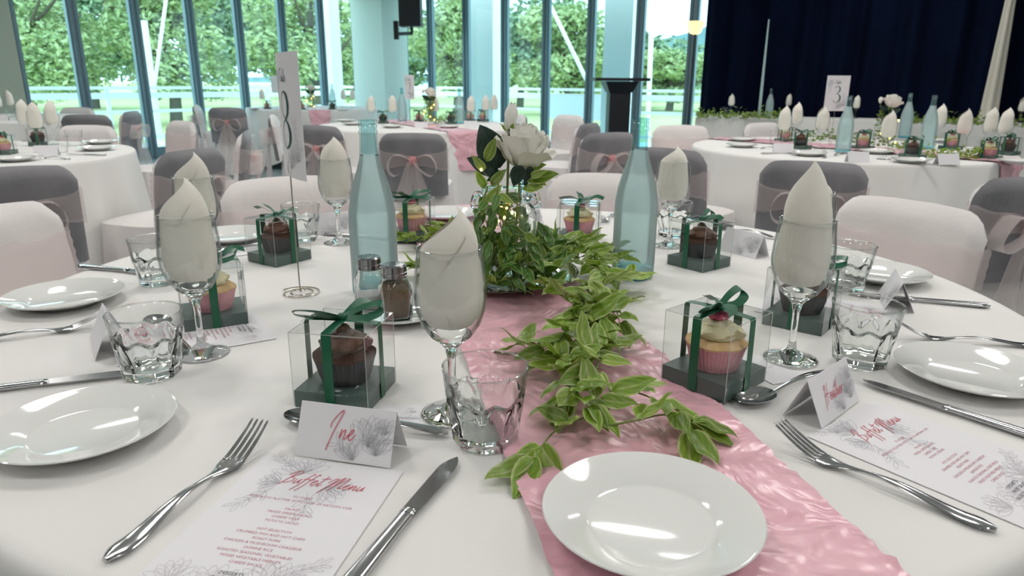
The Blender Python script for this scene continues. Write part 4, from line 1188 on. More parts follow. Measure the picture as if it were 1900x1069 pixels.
cutlery('spoon', K_SPOON, (352, 660), (262, 576), .193, 'dessert spoon seen through the left-hand tumbler', 'spoon')
cutlery('spoon', K_SPOON, (520, 452), (440, 468), .193, 'spoon beside the chocolate cupcake box at the far left', 'spoon')
cutlery('spoon', K_SPOON, (1440, 445), (1372, 431), .193, 'spoon behind the folded card at the far right', 'spoon')
def flat_card(name, kit, tl, tr, w, l, label, cat, z=TZ + .0006, flip=1, group=None):
    """sheet whose head edge runs between two pixels"""
    a, b = at(*tl, z), at(*tr, z); x = b - a; x.normalize(); y = Vector((-x.y, x.x, 0)); c = (a + b) / 2 - y * (l / 2)
    place(name, kit, (c.x, c.y, z), math.atan2(x.y, x.x), label, cat, group)
flat_card('menu_card', K_MENU, (487, 843), (757, 876), MW, MLN, 'white buffet menu with red title in front of the Ine card', 'menu', group='buffet menus')
flat_card('menu_card', K_MENU, (1502, 808), (1620, 746), MW, MLN, 'white buffet menu with red title beside the Heather card', 'menu', group='buffet menus')
flat_card('menu_card', K_MENU, (216, 680), (205, 619), MW, MLN, 'white buffet menu running off the left edge', 'menu', group='buffet menus')
flat_card('menu_card', K_MENU, (1668, 572), (1660, 619), MW, MLN, 'white buffet menu at the right edge under a fork', 'menu', group='buffet menus')
flat_card('menu_card', K_MENU_FAR, (312, 498), (268, 468), MW, MLN, 'white menu behind the small far-left tumbler', 'menu', group='buffet menus')
flat_card('menu_card', K_MENU_FAR, (1420, 436), (1430, 468), MW, MLN, 'white menu behind the right-hand wine glass', 'menu', group='buffet menus')
def tent(kit, bl, br, label, z=TZ):
    """folded card standing with its front foot between two pixels"""
    a, b = at(*bl, z), at(*br, z); x = (b - a).normalized(); y = Vector((-x.y, x.x, 0)); c = (a + b) / 2 + y * (CD / 2)
    place('place_card', kit, (c.x, c.y, z), math.atan2(x.y, x.x), label, 'place card', 'folded place cards on the nearest table')
tent(K_TENT_INE, (553, 845), (717, 868), 'folded white place card with Ine written in red', TZ + .0012)
tent(K_TENT_HEA, (1531, 791), (1588, 748), 'folded white place card with Heather written in red', TZ + .0012)
tent(K_TENT, (245, 655), (232, 618), 'folded place card seen through the left-hand tumbler', TZ + .0012)
tent(K_TENT, (1628, 545), (1640, 575), 'folded place card behind the right-hand tumbler')
tent(K_TENT, (1345, 466), (1388, 477), 'folded place card right of the far chocolate cupcake box')
tent(K_TENT, (590, 436), (640, 432), 'folded place card behind the far wine glass on the left')
tent(K_TENT, (962, 426), (1003, 419), 'folded place card just right of the glass jar')
flat_card('thank_you_card', K_THANKS, (731, 751), (817, 753), .088, .054, 'small white card lettered The Shanahans by the Ine wine glass', 'card', group='small thank-you cards')
flat_card('thank_you_card', K_THANKS, (1428, 668), (1475, 692), .088, .054, 'small white card under the wine glass beside the pink cupcake', 'card', group='small thank-you cards')
flat_card('thank_you_card', K_THANKS, (322, 634), (360, 610), .088, .054, 'small white card under the left-hand wine glass', 'card', group='small thank-you cards')

def wine(px, py, nk, rot, lg, ln):
    p = at(px, py); z = TZ
    for q in SMALL_CARDS:
        if (Vector((p.x, p.y, 0)) - q).length < .06: z = TZ + .0014
    place('wine_glass', K_WINE, (p.x, p.y, z), 0, lg, 'wine glass', 'wine glasses on the nearest table')
    place('napkin', K_NAPKINS[nk], (p.x, p.y, z), rot, ln, 'napkin', 'rolled napkins on the nearest table')
SMALL_CARDS = [Vector((o.location.x, o.location.y, 0)) for o in COL.objects if o.name.startswith('thank_you_card')]
wine(840, 770, 0, -.95, 'wine glass with a napkin behind the Ine tumbler, in front of the greenery', 'cream napkin in the wine glass in front of the greenery')
wine(1466, 668, 1, -2.3, 'wine glass with a napkin behind the Heather card', 'cream napkin in the wine glass behind the Heather card')
wine(376, 657, 2, -.9, 'wine glass with a napkin at the left, in front of a pink cupcake', 'cream napkin in the left wine glass before a pink cupcake')
wine(1482, 566, 3, -2.2, 'wine glass half hidden behind the right-hand napkin', 'cream napkin half hidden behind the right-hand wine glass')
wine(1240, 457, 4, -1.5, 'far wine glass just right of the right bottle', 'cream napkin in the far glass right of the right bottle')
wine(630, 451, 2, -1.5, 'far wine glass just left of the left bottle', 'cream napkin in the far glass left of the left bottle')
wine(380, 520, 0, -.8, 'wine glass behind the left-hand wine glass', 'tall cream napkin in the glass behind the left-hand glass')
def tumbler(px, py, label, rot=0):
    p = at(px, py); place('water_tumbler', K_TUMBLER, (p.x, p.y, TZ + .0002), rot, label, 'tumbler', 'water tumblers on the nearest table')
tumbler(901, 818, 'empty faceted tumbler in the foreground beside the runner', .1)
tumbler(1594, 674, 'empty faceted tumbler behind the Heather card', .2)
tumbler(284, 696, 'empty faceted tumbler at the left with a spoon behind it', .05)
tumbler(296, 526, 'small far tumbler behind the left-hand wine glass', .3)
tumbler(1566, 538, 'tumbler behind the right-hand wine glass beside a plate', .15)
tumbler(1247, 438, 'tumbler behind the far wine glass right of the right bottle', .0)
tumbler(562, 446, 'tumbler behind the number card wire at the far left', .1)

def cupcake_box(cx, cy, rz, dark, var, lb, lc):
    """centre of the tray on the table"""
    zz = TZ if abs(cx - (la + ra) / 2 - lb_mid * cy) > .19 else RUN_Z + .001
    place('cupcake_box', K_BOX[var], (cx, cy, zz), rz, lb, 'gift box', 'ribbon-tied cupcake boxes on the nearest table')
    place('cupcake', K_CUP_DARK if dark else K_CUP_PINK, (cx, cy, zz + TRH + .0006), rz + .4, lc, 'cupcake', 'boxed cupcakes on the nearest table', scale=(1.2, 1.2, 1.0))
lb_mid = (lb + rb) / 2
def box_at(left, front, right, dark, var, l1, l2, extra=0):
    A, B, C = at(*left), at(*front), at(*right)
    x = (B - A).normalized(); x2 = (C - B).normalized(); x2 = Vector((x2.y, -x2.x, 0))
    x = (x + x2).normalized(); y = Vector((-x.y, x.x, 0))
    c = B - x * (BS / 2) + y * (BS / 2)
    cupcake_box(c.x, c.y, math.atan2(x.y, x.x) + extra, dark, var, l1, l2)
box_at((541, 757), (683, 768), (735, 713), True, 0, 'clear ribbon-tied box with a chocolate cupcake behind the Ine card', 'chocolate cupcake in the box behind the Ine card')
box_at((1223, 712), (1343, 756), (1419, 719), False, 1, 'clear ribbon-tied box with a pink cupcake beside the Heather spoon', 'pink-cased cupcake in the box beside the Heather spoon')
box_at((455, 478), (513, 497), (577, 477), True, 2, 'clear ribbon-tied box with a chocolate cupcake left of the number 8 card wire', 'chocolate cupcake in the box near the number card wire')
box_at((1240, 490), (1303, 507), (1360, 492), True, 3, 'clear ribbon-tied box with a chocolate cupcake right of the right bottle', 'chocolate cupcake in the box right of the right bottle')
box_at((1405, 596), (1524, 625), (1545, 590), True, 4, 'clear ribbon-tied box with a chocolate cupcake behind the Heather wine glass', 'chocolate cupcake in the box behind the Heather wine glass')
box_at((352, 619), (461, 602), (450, 560), False, 2, 'clear ribbon-tied box with a pink cupcake behind the left-hand wine glass', 'pink-cased cupcake in the box behind the left-hand wine glass')
box_at((1040, 453), (1104, 457), (1115, 437), False, 3, 'small far ribbon-tied box with a pink cupcake between jar and right bottle', 'pink-cased cupcake in the far box between jar and right bottle')
box_at((733, 450), (789, 455), (795, 437), False, 0, 'far ribbon-tied box with a pink cupcake just right of the left bottle', 'pink-cased cupcake in the far box right of the left bottle')

# ------------------------------------------------------------------ bottles, shakers, number card
for px, py, lb_ in ((1173, 513, 'tall frosted aqua glass bottle right of the jar of flowers'), (698, 545, 'tall frosted aqua glass bottle left of the jar of flowers')):
    p = at(px, py); place('water_bottle', K_BOTTLE, (p.x, p.y, TZ), 0, lb_, 'bottle', 'aqua bottles on the nearest table')
p = at(742, 588); place('saucer', K_PLATE, (p.x, p.y, TZ), 0, 'white saucer under the salt and pepper shakers', 'saucer', scale=.86)
p = at(735, 592, TZ + .006); place('pepper_shaker', K_PEPPER, (p.x, p.y, TZ + .006), .5, 'square glass pepper shaker with a steel cap', 'shaker', 'shakers on the saucer')
p = at(689, 574, TZ + .006); place('salt_shaker', K_SALT, (p.x, p.y, TZ + .006), .35, 'square glass salt shaker with a steel cap', 'shaker', 'shakers on the saucer')
NUM = {
 '8': [[(.0, .047, .7), (-.013, .040, .9), (-.019, .026, .9), (-.013, .010, .9), (.004, .001, .8)], [(.0, .047, .7), (.014, .041, 2.6), (.020, .026, 3.4), (.015, .010, 2.4), (.003, .001, .8)],
       [(.003, .001, .8), (-.014, -.008, .9), (-.021, -.025, .9), (-.014, -.041, .9), (.0, -.048, .8)], [(.003, .001, .8), (.016, -.008, 2.4), (.023, -.024, 3.8), (.016, -.040, 2.6), (.0, -.048, .8)]],
 '3': [[(-.016, .036, 1.4), (-.008, .046, .8), (.004, .047, 1.2), (.014, .038, 2.6), (.014, .022, 2.8), (.004, .008, 1.2), (-.004, .004, .6)], [(-.004, .004, .6), (.010, .0, 1.4), (.021, -.016, 3.4), (.018, -.036, 3.0), (.002, -.048, 1.0), (-.012, -.046, .8), (-.020, -.036, 1.8)]],
 '2': [[(-.018, .030, 1.8), (-.012, .043, .9), (.0, .048, .9), (.014, .040, 2.6), (.016, .022, 3.0), (.004, -.004, 1.6), (-.012, -.030, .9), (-.022, -.046, .9)], [(-.022, -.046, 2.0), (.0, -.046, 2.2), (.020, -.046, 2.0), (.022, -.034, .8)]],
}
def number_kit(num):
    k = Kit(); w, h = .148, .206; kc = 3.0 if num == '8' else .01
    def bend(me):           # the card curls a little about its upright axis
        for v in me.vertices:
            x, y = v.co.x, v.co.y; a = kc * x
            v.co.x = math.sin(a) / kc - y * math.sin(a); v.co.y = (1 - math.cos(a)) / kc + y * math.cos(a)
        return me
    M = Matrix.Rotation(PI / 2, 4, 'X')       # card plane: x across, z up, front towards -y
    me = MB().grid(lambda u, v: ((u - .5) * w, (v - .5) * h, 0), 20, 2).xform(M).mesh('sheet', 'paper', solid=.0006, angle=50); k.part('sheet', bend(me))
    def addp(name, me): me.transform(Matrix.Translation((0, -.0009, 0)) @ M); k.part(name, bend(me))
    r = random.Random(31)
    if num:
        addp('numeral', pen([[(x, y - .006, q) for x, y, q in s] for s in NUM[num]], .0026, 'ink_green', 'numeral', z=.0004, k=10))
        addp('word_lettering', pen(hand('Table', -.020, .056, .0095), .0013, 'ink_green', 'word_lettering', z=.0004))
        art = bloom(.050, -.072, .040, 1.9, 2.2, 8, r) + bloom(.020, -.085, .03, 1.6, 2.0, 7, r) + sprig(.05, -.05, 1.7, .04, 4, .4, r) + bloom(-.050, .075, .035, -1.2, 2.2, 8, r) + sprig(-.055, .06, -1.4, .04, 4, .4, r) + sprig(.0, -.095, .8, .04, 4, .4, r)
        art = [[(max(-w / 2, min(w / 2, x)), max(-h / 2, min(h / 2, y))) for x, y in s] for s in art]
        for up_ in (True, False):
            addp('flower_drawing', pen([s for s in art if (s[0][1] > 0) == up_], .0005, 'ink_grey', 'flower_drawing', z=.0002))
    return k
def stand_kit():
    k = Kit(); sp = []
    for i in range(81):
        t = i / 80; a = t * 2 * PI * 2.6; r = .004 + .034 * t ** .8; sp.append((r * math.cos(a), r * math.sin(a), .0022 + (.006 * (1 - t) ** 6)))
    k.part('spiral_foot', MB().tube(sp, .0013, 6).mesh('spiral_foot', 'wire'))
    k.part('rod', MB().tube([(0.004, 0, .004), (.001, 0, .02), (0, 0, .1), (0, 0, .212)], .00125, 6).mesh('rod', 'wire'))
    cl = []
    for i in range(41):
        t = i / 40; a = t * 2 * PI * 1.6; r = .004 + .008 * t; cl.append((r * math.cos(a), .0022 - .0014 * (t > .5), .226 + r * math.sin(a) * 1.25))
    k.part('clip_coil', MB().tube([(0, 0, .211), (.003, .001, .222)] + cl, .0011, 6).mesh('clip_coil', 'wire'))
    return k
K_STAND = stand_kit(); K_NUM = {n: number_kit(n) for n in ('8', '3', '2', '')}
def number_card(px, py, yaw, num, l1, l2, tz=TABLE_Z):
    p = at(px, py, tz)
    place('number_stand', K_STAND, (p.x, p.y, tz + .0003), yaw, l1, 'card holder')
    place('number_card', K_NUM[num], (p.x, p.y - .0, tz + .212 + .103), yaw, l2, 'number card')
number_card(557, 545, math.radians(-59), '8', 'thin wire card holder with a spiral foot on the nearest table', 'tall white table number card with an 8 seen edge-on')
# ------------------------------------------------------------------ centrepiece: charger, jar, roses, garland, fairy lights
cp = at(912, 522)
CH = [(0, .004), (.105, .004), (.112, .006), (.122, .0125), (.150, .0155), (.1525, .0165), (.154, .0155), (.152, .0135), (.122, .010), (.113, .003), (.108, .0), (.0, .0)]
ch = obj('charger_plate', None, None, (cp.x + .015, cp.y, RUN_Z + .003))
obj('dish', MB().lathe(CH, 96).mesh('dish', 'silver', angle=50), ch)
m = MB()
for i in range(64):
    a = 2 * PI * i / 64; m.sphere((.1505 * math.cos(a), .1505 * math.sin(a), .0168), .0017, 6, 4)
obj('beaded_rim', m.mesh('beaded_rim', 'silver'), ch)
tag(ch, 'silver charger plate with beaded rim under the jar', 'charger')
CPZ = RUN_Z + .003
jz = CPZ + .0046
jp = at(938, 532, jz); 
place('flower_jar', K_JAR, (jp.x, jp.y, jz), .15, 'clear glass jar with side lugs holding white roses and greenery', 'jar')
JY = jp.y
ra1 = random.Random(12)
def leaf_on(root, p, d, up, kind=None, s=1.0, rnd=ra1, meshes=None):
    me = rnd.choice(meshes or LEAVES)
    o = obj('leaf', me, root, p, orient(d, up, rnd.uniform(-.5, .5)), s * rnd.uniform(.8, 1.15)); return o
def stem_path(pix):
    """(px, py, z) triples -> points"""
    return catmull([at(a, b, z) for a, b, z in pix], 8)
def vine(root, path, step, rnd, r=.0014, floor=TABLE_Z + .008, spread=1.0, s=1.42, meshes=None, lift=.0):
    m = MB().tube(path, [r * (1.15 - .75 * i / len(path)) for i in range(len(path))], 6)
    obj('stem', m.mesh('stem', 'stem'), root)
    acc = 0; side = 1; n = 0
    for i in range(1, len(path)):
        acc += (path[i] - path[i - 1]).length
        while acc > step:
            acc -= step; t = (path[i] - path[i - 1]).normalized(); p = path[i]
            for q in range(2):
                side = -side
                lat = Vector((-t.y, t.x, 0)); lat = lat.normalized() if lat.length > 1e-4 else Vector((1, 0, 0))
                d = t * rnd.uniform(.35, 1.0) + lat * side * rnd.uniform(.4, 1.0) * spread + Vector((0, 0, rnd.uniform(-.25, .95) + lift))
                d.normalize()
                if p.z + d.z * .036 * s < floor: d.z = (floor - p.z) / (.036 * s); d.normalize()
                leaf_on(root, p + Vector((rnd.uniform(-1, 1), rnd.uniform(-1, 1), rnd.uniform(-.3, .6))) * .003, d, Vector((rnd.uniform(-.4, .4), rnd.uniform(-.6, .2), 1)), s=s, rnd=rnd, meshes=meshes); n += 1
    for q in range(3):
        t = (path[-1] - path[-3]).normalized(); d = (t + Vector((rnd.uniform(-.6, .6), rnd.uniform(-.6, .6), rnd.uniform(0, .4)))).normalized()
        if path[-1].z + d.z * .036 < floor: d.z = max(d.z, (floor - path[-1].z) / .036)
        leaf_on(root, path[-1], d, (0, 0, 1), s=s, rnd=rnd, meshes=meshes); n += 1
    return n
Z = TABLE_Z
gar = obj('leaf_garland', None, None, at(1100, 640))
def rel(path, root): return [p - root.location for p in path]
def vine_rel(root, pix, step, rnd, **kw):
    kw.setdefault('floor', TABLE_Z + .008); kw['floor'] -= root.location.z
    return vine(root, rel(stem_path(pix), root), step, rnd, **kw)
rg = random.Random(77)
cnt = 0
for pix, st in (
    ([(1000, 500, Z + .075), (1050, 450, Z + .055), (1095, 470, Z + .06), (1120, 520, Z + .05), (1115, 570, Z + .045), (1090, 610, Z + .04), (1050, 645, Z + .035)], .0125),
    ([(1075, 520, Z + .06), (1100, 560, Z + .06), (1060, 600, Z + .055), (1030, 640, Z + .045), (990, 650, Z + .03), (968, 640, Z + .025)], .014),
    ([(1115, 560, Z + .03), (1100, 620, Z + .04), (1110, 670, Z + .045), (1090, 710, Z + .04), (1060, 735, Z + .03)], .013),
    ([(1040, 640, Z + .03), (1045, 690, Z + .035), (1070, 730, Z + .035), (1090, 755, Z + .03)], .014),
    ([(1085, 775, Z + .022), (1110, 745, Z + .03), (1150, 725, Z + .035), (1200, 735, Z + .035), (1240, 765, Z + .03), (1275, 800, Z + .02)], .015),
    ([(1130, 790, Z + .02), (1180, 780, Z + .03), (1235, 770, Z + .03), (1285, 785, Z + .022)], .018),
    ([(1130, 760, Z + .022), (1070, 780, Z + .020), (1030, 800, Z + .018), (1008, 825, Z + .018), (990, 850, Z + .012)], .030),
    ([(985, 470, Z + .04), (1040, 480, Z + .05), (1090, 450, Z + .05), (1130, 465, Z + .05), (1150, 480, Z + .055)], .014),
    ([(1060, 610, Z + .05), (1110, 590, Z + .06), (1135, 555, Z + .06), (1150, 600, Z + .04)], .016),
    ([(1010, 660, Z + .03), (1060, 670, Z + .045), (1110, 650, Z + .045), (1140, 640, Z + .04)], .016),
    ([(1000, 520, Z + .05), (1045, 550, Z + .06), (1075, 575, Z + .06)], .015),
    ([(1050, 470, Z + .03), (1100, 500, Z + .04), (1150, 520, Z + .04), (1180, 515, Z + .035)], .016)):
    cnt += vine_rel(gar, pix, st * 1.85, rg)
tag(gar, 'trailing artificial green leaf garland lying over the pink runner', 'garland')
# sprig behind the jar, towards the far left box
gb = obj('leaf_garland', None, None, at(800, 450))
for pix, st in (([(880, 470, Z + .03), (840, 440, Z + .03), (800, 440, Z + .028), (765, 440, Z + .03)], .016), ([(860, 440, Z + .02), (830, 420, Z + .025), (800, 425, Z + .025)], .016), ([(830, 520, Z + .02), (800, 500, Z + .022), (772, 497, Z + .02)], .022)):
    vine_rel(gb, pix, st, rg)
tag(gb, 'short leafy sprig behind the jar beside the far pink cupcake box', 'garland')
# wreath of darker leaves heaped round the jar on the charger
wr = obj('leaf_wreath', None, None, (jp.x, jp.y, jz))
rw_ = random.Random(19)
for k in range(7):
    a0 = rw_.uniform(0, 6.28); path = []
    rr0 = rw_.uniform(.068, .105)
    for i in range(9):
        a = a0 + i * .16; r = rr0 + .010 * math.sin(i + k); path.append(Vector((r * math.cos(a), r * math.sin(a) * .95, .016 + .045 * rw_.random() * (1 if i < 7 else .5) + .012 * k * .5)))
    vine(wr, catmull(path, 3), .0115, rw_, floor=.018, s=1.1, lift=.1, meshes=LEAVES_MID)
tag(wr, 'wreath of green leaves heaped around the jar on the charger', 'wreath')
# the flowers
fx = obj('rose_bouquet', None, None, (jp.x, jp.y, jz + .012))
def loc(px, py, dy=0): return atY(px, py, JY + dy) - fx.location
rose_c = loc(966, 303)
M = Matrix.Translation(rose_c) @ Matrix.Rotation(.20, 4, 'Y') @ Matrix.Rotation(.12, 4, 'X') @ Matrix.Diagonal((1.02, 1.02, 1.42, 1))
rose_parts(fx, M)
bud_c = loc(944, 250)
for i in range(4):
    o = obj('bud_petal', BUD_PETAL, fx); o.matrix_local = Matrix.Translation(bud_c) @ Matrix.Rotation(.12, 4, 'Y') @ Matrix.Rotation(i * 1.6, 4, 'Z') @ Matrix.Diagonal((1, 1, 1.5, 1))
for i in range(4):
    d = Vector((math.cos(i * 1.57 + .5) * .5, math.sin(i * 1.57 + .5) * .5, 1)); o = obj('sepal', LEAVES[4], fx, bud_c - Vector((0, 0, .004)), orient(d, -Vector((d.x, d.y, 0)))); o.scale = (1.1, .8, 1)
for a, b in ((rose_c, Vector((.005, .0, .02))), (bud_c, Vector((-.01, .005, .02)))):
    mid = a.lerp(b, .5) + Vector((.004, 0, 0)); obj('stem', MB().tube(catmull([a, mid, b], 6), .0022, 8).mesh('stem', 'stem'), fx)
for (x0, y0, x1, y1, dy, ms, s) in ((928, 312, 893, 232, .01, 0, 1.25), (925, 322, 868, 292, .0, 1, 1.1), (965, 305, 955, 345, -.025, 0, .9), (935, 320, 905, 335, -.01, 1, .9), (985, 308, 975, 345, -.02, 1, .9)):
    a, b = loc(x0, y0, dy), loc(x1, y1, dy - .01); o = obj('leaf', LEAVES_DARK[ms], fx, a, orient(b - a, Vector((.2, -1, .2)))); L = (b - a).length / (.062 if ms == 0 else .048); o.scale = (L, s * max(.8, L * .9), 1)
for (x0, y0, x1, y1, dy) in ((902, 300, 918, 262, -.01), (898, 318, 878, 285, -.02), (980, 315, 1018, 300, -.01), (985, 330, 1014, 312, -.03), (975, 335, 1030, 322, -.02), (985, 335, 1010, 345, -.02), (900, 350, 885, 318, -.02), (912, 345, 938, 310, -.02), (925, 360, 948, 378, -.05), (905, 375, 930, 340, -.05), (968, 350, 1003, 350, -.02)):
    a, b = loc(x0, y0, dy), loc(x1, y1, dy - .012); o = obj('leaf', LEAVES[ra1.randrange(5)], fx, a, orient(b - a, Vector((.1, -.8, .6)))); o.scale = ((b - a).length / .034,) * 2 + (1,)
tag(fx, 'white rose with a bud and dark leaves standing in the jar', 'flowers')
# greenery packed in the jar
jf = obj('jar_greenery', None, None, (jp.x, jp.y, jz + .012))
rj = random.Random(23)
for k in range(7):
    a = k * .9; path = [Vector((.030 * math.cos(a), .030 * math.sin(a), .006)), Vector((.036 * math.cos(a + .5), .036 * math.sin(a + .5), .05)), Vector((.034 * math.cos(a + 1), .034 * math.sin(a + 1), .10)), Vector((.022 * math.cos(a + 1.2), .022 * math.sin(a + 1.2), .15))]
    path = catmull(path, 6); obj('stem', MB().tube(path, .0012, 6).mesh('stem', 'stem'), jf)
    for i in range(3, len(path), 2):
        p = path[i]; d = Vector((-p.y, p.x, 0)).normalized() * rj.choice((-1, 1)) + Vector((-p.x, -p.y, 0)) * 6 + Vector((0, 0, rj.uniform(-.8, .8)))
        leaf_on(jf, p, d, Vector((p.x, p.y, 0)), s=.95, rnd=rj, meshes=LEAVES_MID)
tag(jf, 'green leafy stems packed inside the glass jar', 'greenery')
# spill of leaves over the front of the jar
fs = obj('leaf_spray', None, None, (jp.x - .04, jp.y - .062, jz + .005))
for pix in (([(925, 340, .0), (915, 400, 0), (905, 460, 0), (900, 510, 0)]), ([(905, 345, 0), (890, 400, 0), (885, 450, 0)]), ([(960, 420, 0), (985, 450, 0), (1000, 490, 0)]), ([(930, 400, 0), (945, 450, 0), (960, 500, 0)])):
    path = [atY(a, b, JY - .072) - fs.location for a, b, _ in pix]
    vine(fs, catmull(path, 7), .0135, rj, floor=.014, s=1.0, lift=-.2, meshes=LEAVES_MID)
tag(fs, 'leafy spray hanging down the front of the jar', 'greenery')
# fairy lights
ft = obj('fairy_lights', None, None, (jp.x, jp.y, jz + .012))
bp = [(893, 315, -.03), (946, 374, -.02), (940, 388, -.03), (950, 396, -.03), (936, 404, -.03), (925, 410, -.03), (920, 420, -.03), (958, 400, .01), (930, 385, .01)]
bp = [atY(a, b, JY + c) - ft.location for a, b, c in bp]
obj('wire', MB().tube(catmull(bp, 6), .0004, 5).mesh('wire', 'wire'), ft)
BULB = MB().sphere((0, 0, 0), (.0022, .0022, .0028), 8, 6).mesh('bulb', 'bulb')
for p in bp: obj('bulb', BULB, ft, p)
tag(ft, 'string of warm fairy lights glowing in the flower jar', 'fairy lights')
# ------------------------------------------------------------------ covered banquet chairs
def chair_kit():
    """origin on the floor under the seat's middle, facing +y; the back is at -y"""
    k = Kit(); w, top = .43, .80
    yb = -.195
    def backy(z): return yb - .05 * max(0, (z - .42)) / .4
    # back slab: front face white, rear face grey
    def half(x, z): return .20 + .012 * (1 - ((z - .42) / .38)) 
    def face(sign, th, inset=0):
        def fn(u, v):
            z = .40 + (top - .40) * v
            hw = w / 2 - inset
            x = (u - .5) * 2 * hw
            # rounded top corners
            q = max(0, abs(x) - (hw - .07)) / .07
            zt = z - (v ** 3) * (.055 * q ** 2.4) - v ** 4 * .012 * (abs(x) / hw) ** 2
            bow = .020 * (1 - (x / hw) ** 2)
            e = (1 - min(1, (1 - abs(2 * u - 1)) * 9)) ** 2 + (1 - min(1, (1 - v) * 9)) ** 2
            y = backy(z) + sign * th * (1 - min(1, e)) - bow + .004 * mnoise.noise(Vector((x * 9, z * 14, sign * 3)))
            return (x, y, zt)
        return fn
    k.part('back_cover', MB().grid(face(1, .032), 22, 16).mesh('back_cover', 'cover', angle=180))
    k.part('rear_panel', MB().grid(face(-1, .030, .0), 22, 16).mesh('rear_panel', 'cover_back', angle=180))
    # seat and skirt
    def skirt(u, v):
        a = 2 * PI * u; c, s = math.cos(a), math.sin(a)
        p = 5.0; n = (abs(c) ** p + abs(s) ** p) ** (-1 / p)
        rise = .455 - .455 * v * .985
        fl = .012 + .035 * v + .010 * v * math.sin(11 * a + 1)
        return (c * n * (.205 + fl), s * n * (.175 + fl * .7), rise)
    m = MB().grid(skirt, 72, 8)
    k.part('seat_skirt', m.mesh('seat_skirt', 'cover', angle=70))
    def seat(u, v):
        a = 2 * PI * u; c, s = math.cos(a), math.sin(a); p = 5.0; n = (abs(c) ** p + abs(s) ** p) ** (-1 / p)
        return (c * n * .217 * v, s * n * .184 * v, .455 + .022 * (1 - v ** 4))
    k.part('seat_cover', MB().grid(seat, 48, 6).mesh('seat_cover', 'cover', angle=70))
    # organza sash round the back
    def sash(u, v):
        a = 2 * PI * u; c, s = math.cos(a), math.sin(a); p = 3.2; n = (abs(c) ** p + abs(s) ** p) ** (-1 / p)
        z = .555 + .15 * v
        if s < 0: z += (v - .5) * -.09 * (1 - abs(c) ** 1.5)     # drawn in at the bow
        zz = .63 + (z - .63)
        y = backy(.63) - .010 + s * n * .054 - .05 * (zz - .63) / .4
        x = c * n * (w / 2 + .010)
        return (x, y + .003 * math.sin(30 * v + 5 * u), zz + .004 * math.sin(9 * a))
    k.part('sash', MB().grid(sash, 56, 10).mesh('sash', 'organza', angle=180))
    by = backy(.63) - .075
    kn = MB().sphere((0, by + .005, .63), (.028, .022, .03), 12, 8, lambda d: 1 + .15 * math.sin(8 * d.x + 4 * d.z)).mesh('knot', 'organza_knot')
    subs = [('knot', kn)]
    for sd in (-1, 1):
        def loop(u, v):
            a = 2 * PI * u; L = .15
            x = sd * (.01 + L * (.5 - .5 * math.cos(a)) * .95); z = .63 + .075 * math.sin(a) * (.3 + .7 * min(1, abs(x) / .12)) - .04 * abs(x) / .15
            return (x, by - .012 + (v - .5) * (.03 + .05 * min(1, abs(x) / .1)) + .01 * math.sin(a * 2), z)
        subs.append(('bow_loop', MB().grid(loop, 24, 4).mesh('bow_loop', 'organza_bow', angle=180)))
        def tail(u, v):
            x = sd * (.015 + .085 * u + (v - .5) * (.035 + .15 * u)); z = .62 - .42 * u
            return (x, by - .005 - .02 * u + .012 * math.sin(v * 9 + 3 * u), z)
        subs.append(('bow_tail', MB().grid(tail, 14, 6).mesh('bow_tail', 'organza_bow', angle=180)))
    k.part('bow', MB().sphere((0, by + .008, .63), (.02, .015, .022), 10, 6).mesh('bow', 'organza_knot'), subs)
    return k
K_CHAIR = chair_kit()
def chair(px, py, face, label, d=None):
    """back's top edge centre at a pixel; face = compass of the seat in degrees from +x"""
    p = at(px, py, .80) if d is None else atY(px, py, d)
    f = math.radians(face); dv = Vector((math.cos(f), math.sin(f), 0))
    c = Vector((p.x, p.y, 0)) + dv * .245
    place('covered_chair', K_CHAIR, c, f - PI / 2, label, 'chair', 'covered banquet chairs with pink sashes')
for px, py, face, lb_, d in (
    (1690, 372, 212, 'white covered chair pulled up at the right side of the nearest table', None),
    (1126, 322, 256, 'white covered chair facing us behind the right bottle', None),
    (530, 328, 300, 'white covered chair facing us behind the number 8 card', None),
    (-38, 386, 345, 'white covered chair at the left edge of the nearest table', None),
    (14, 308, 128, 'grey-backed chair at the left edge, its back to us', None),
    (352, 276, 160, 'grey-backed chair beside the left table, near the tall napkin', None),
    (160, 232, 268, 'pale chair facing us behind the left table', None),
    (158, 212, 100, 'grey-backed chair behind the left table, back to us', None),
    (142, 199, 262, 'small pale chair farthest behind the left table', None),
    (242, 206, 185, 'chair with a sash bow standing sideways before the left windows', None),
    (338, 236, 232, 'pale chair facing us just behind the grey-backed chair by the left table', 5.6),
    (452, 242, 195, 'chair seen from its side with a pink bow, left of the number 8 card', None),
    (420, 199, 96, 'grey-backed chair with a reddish knot before the left windows', None),
    (364, 194, 15, 'chair turned right in front of the left windows', None),
    (506, 213, 12, 'chair turned right just left of the number 8 card', None),
    (592, 232, 62, 'grey-backed chair right of the number 8 card', None),
    (765, 246, 90, 'grey-backed chair with a big pink bow at the number two table', None),
    (962, 211, 200, 'pale chair behind the white rose', 7.2),
    (1056, 213, 218, 'pale tilted chair in front of the far windows', None),
    (1092, 228, 150, 'grey-backed chair with a pink knot left of the lectern', None),
    (1130, 245, 118, 'chair with a gauzy sash in front of the lectern', None),
    (1240, 274, 48, 'grey-backed chair behind the far wine glass right of the right bottle', None),
    (1264, 234, 262, 'pale chair facing us right of the right bottle', 5.5),
    (1512, 298, 68, 'grey-backed chair at the number three table behind the right-hand napkin', None),
    (1912, 326, 100, 'grey-backed chair with a pink bow at the right edge', None),
    (1415, 231, 300, 'pale chair on the far side of the number three table', 5.9)):
    chair(px, py, face, lb_, d)

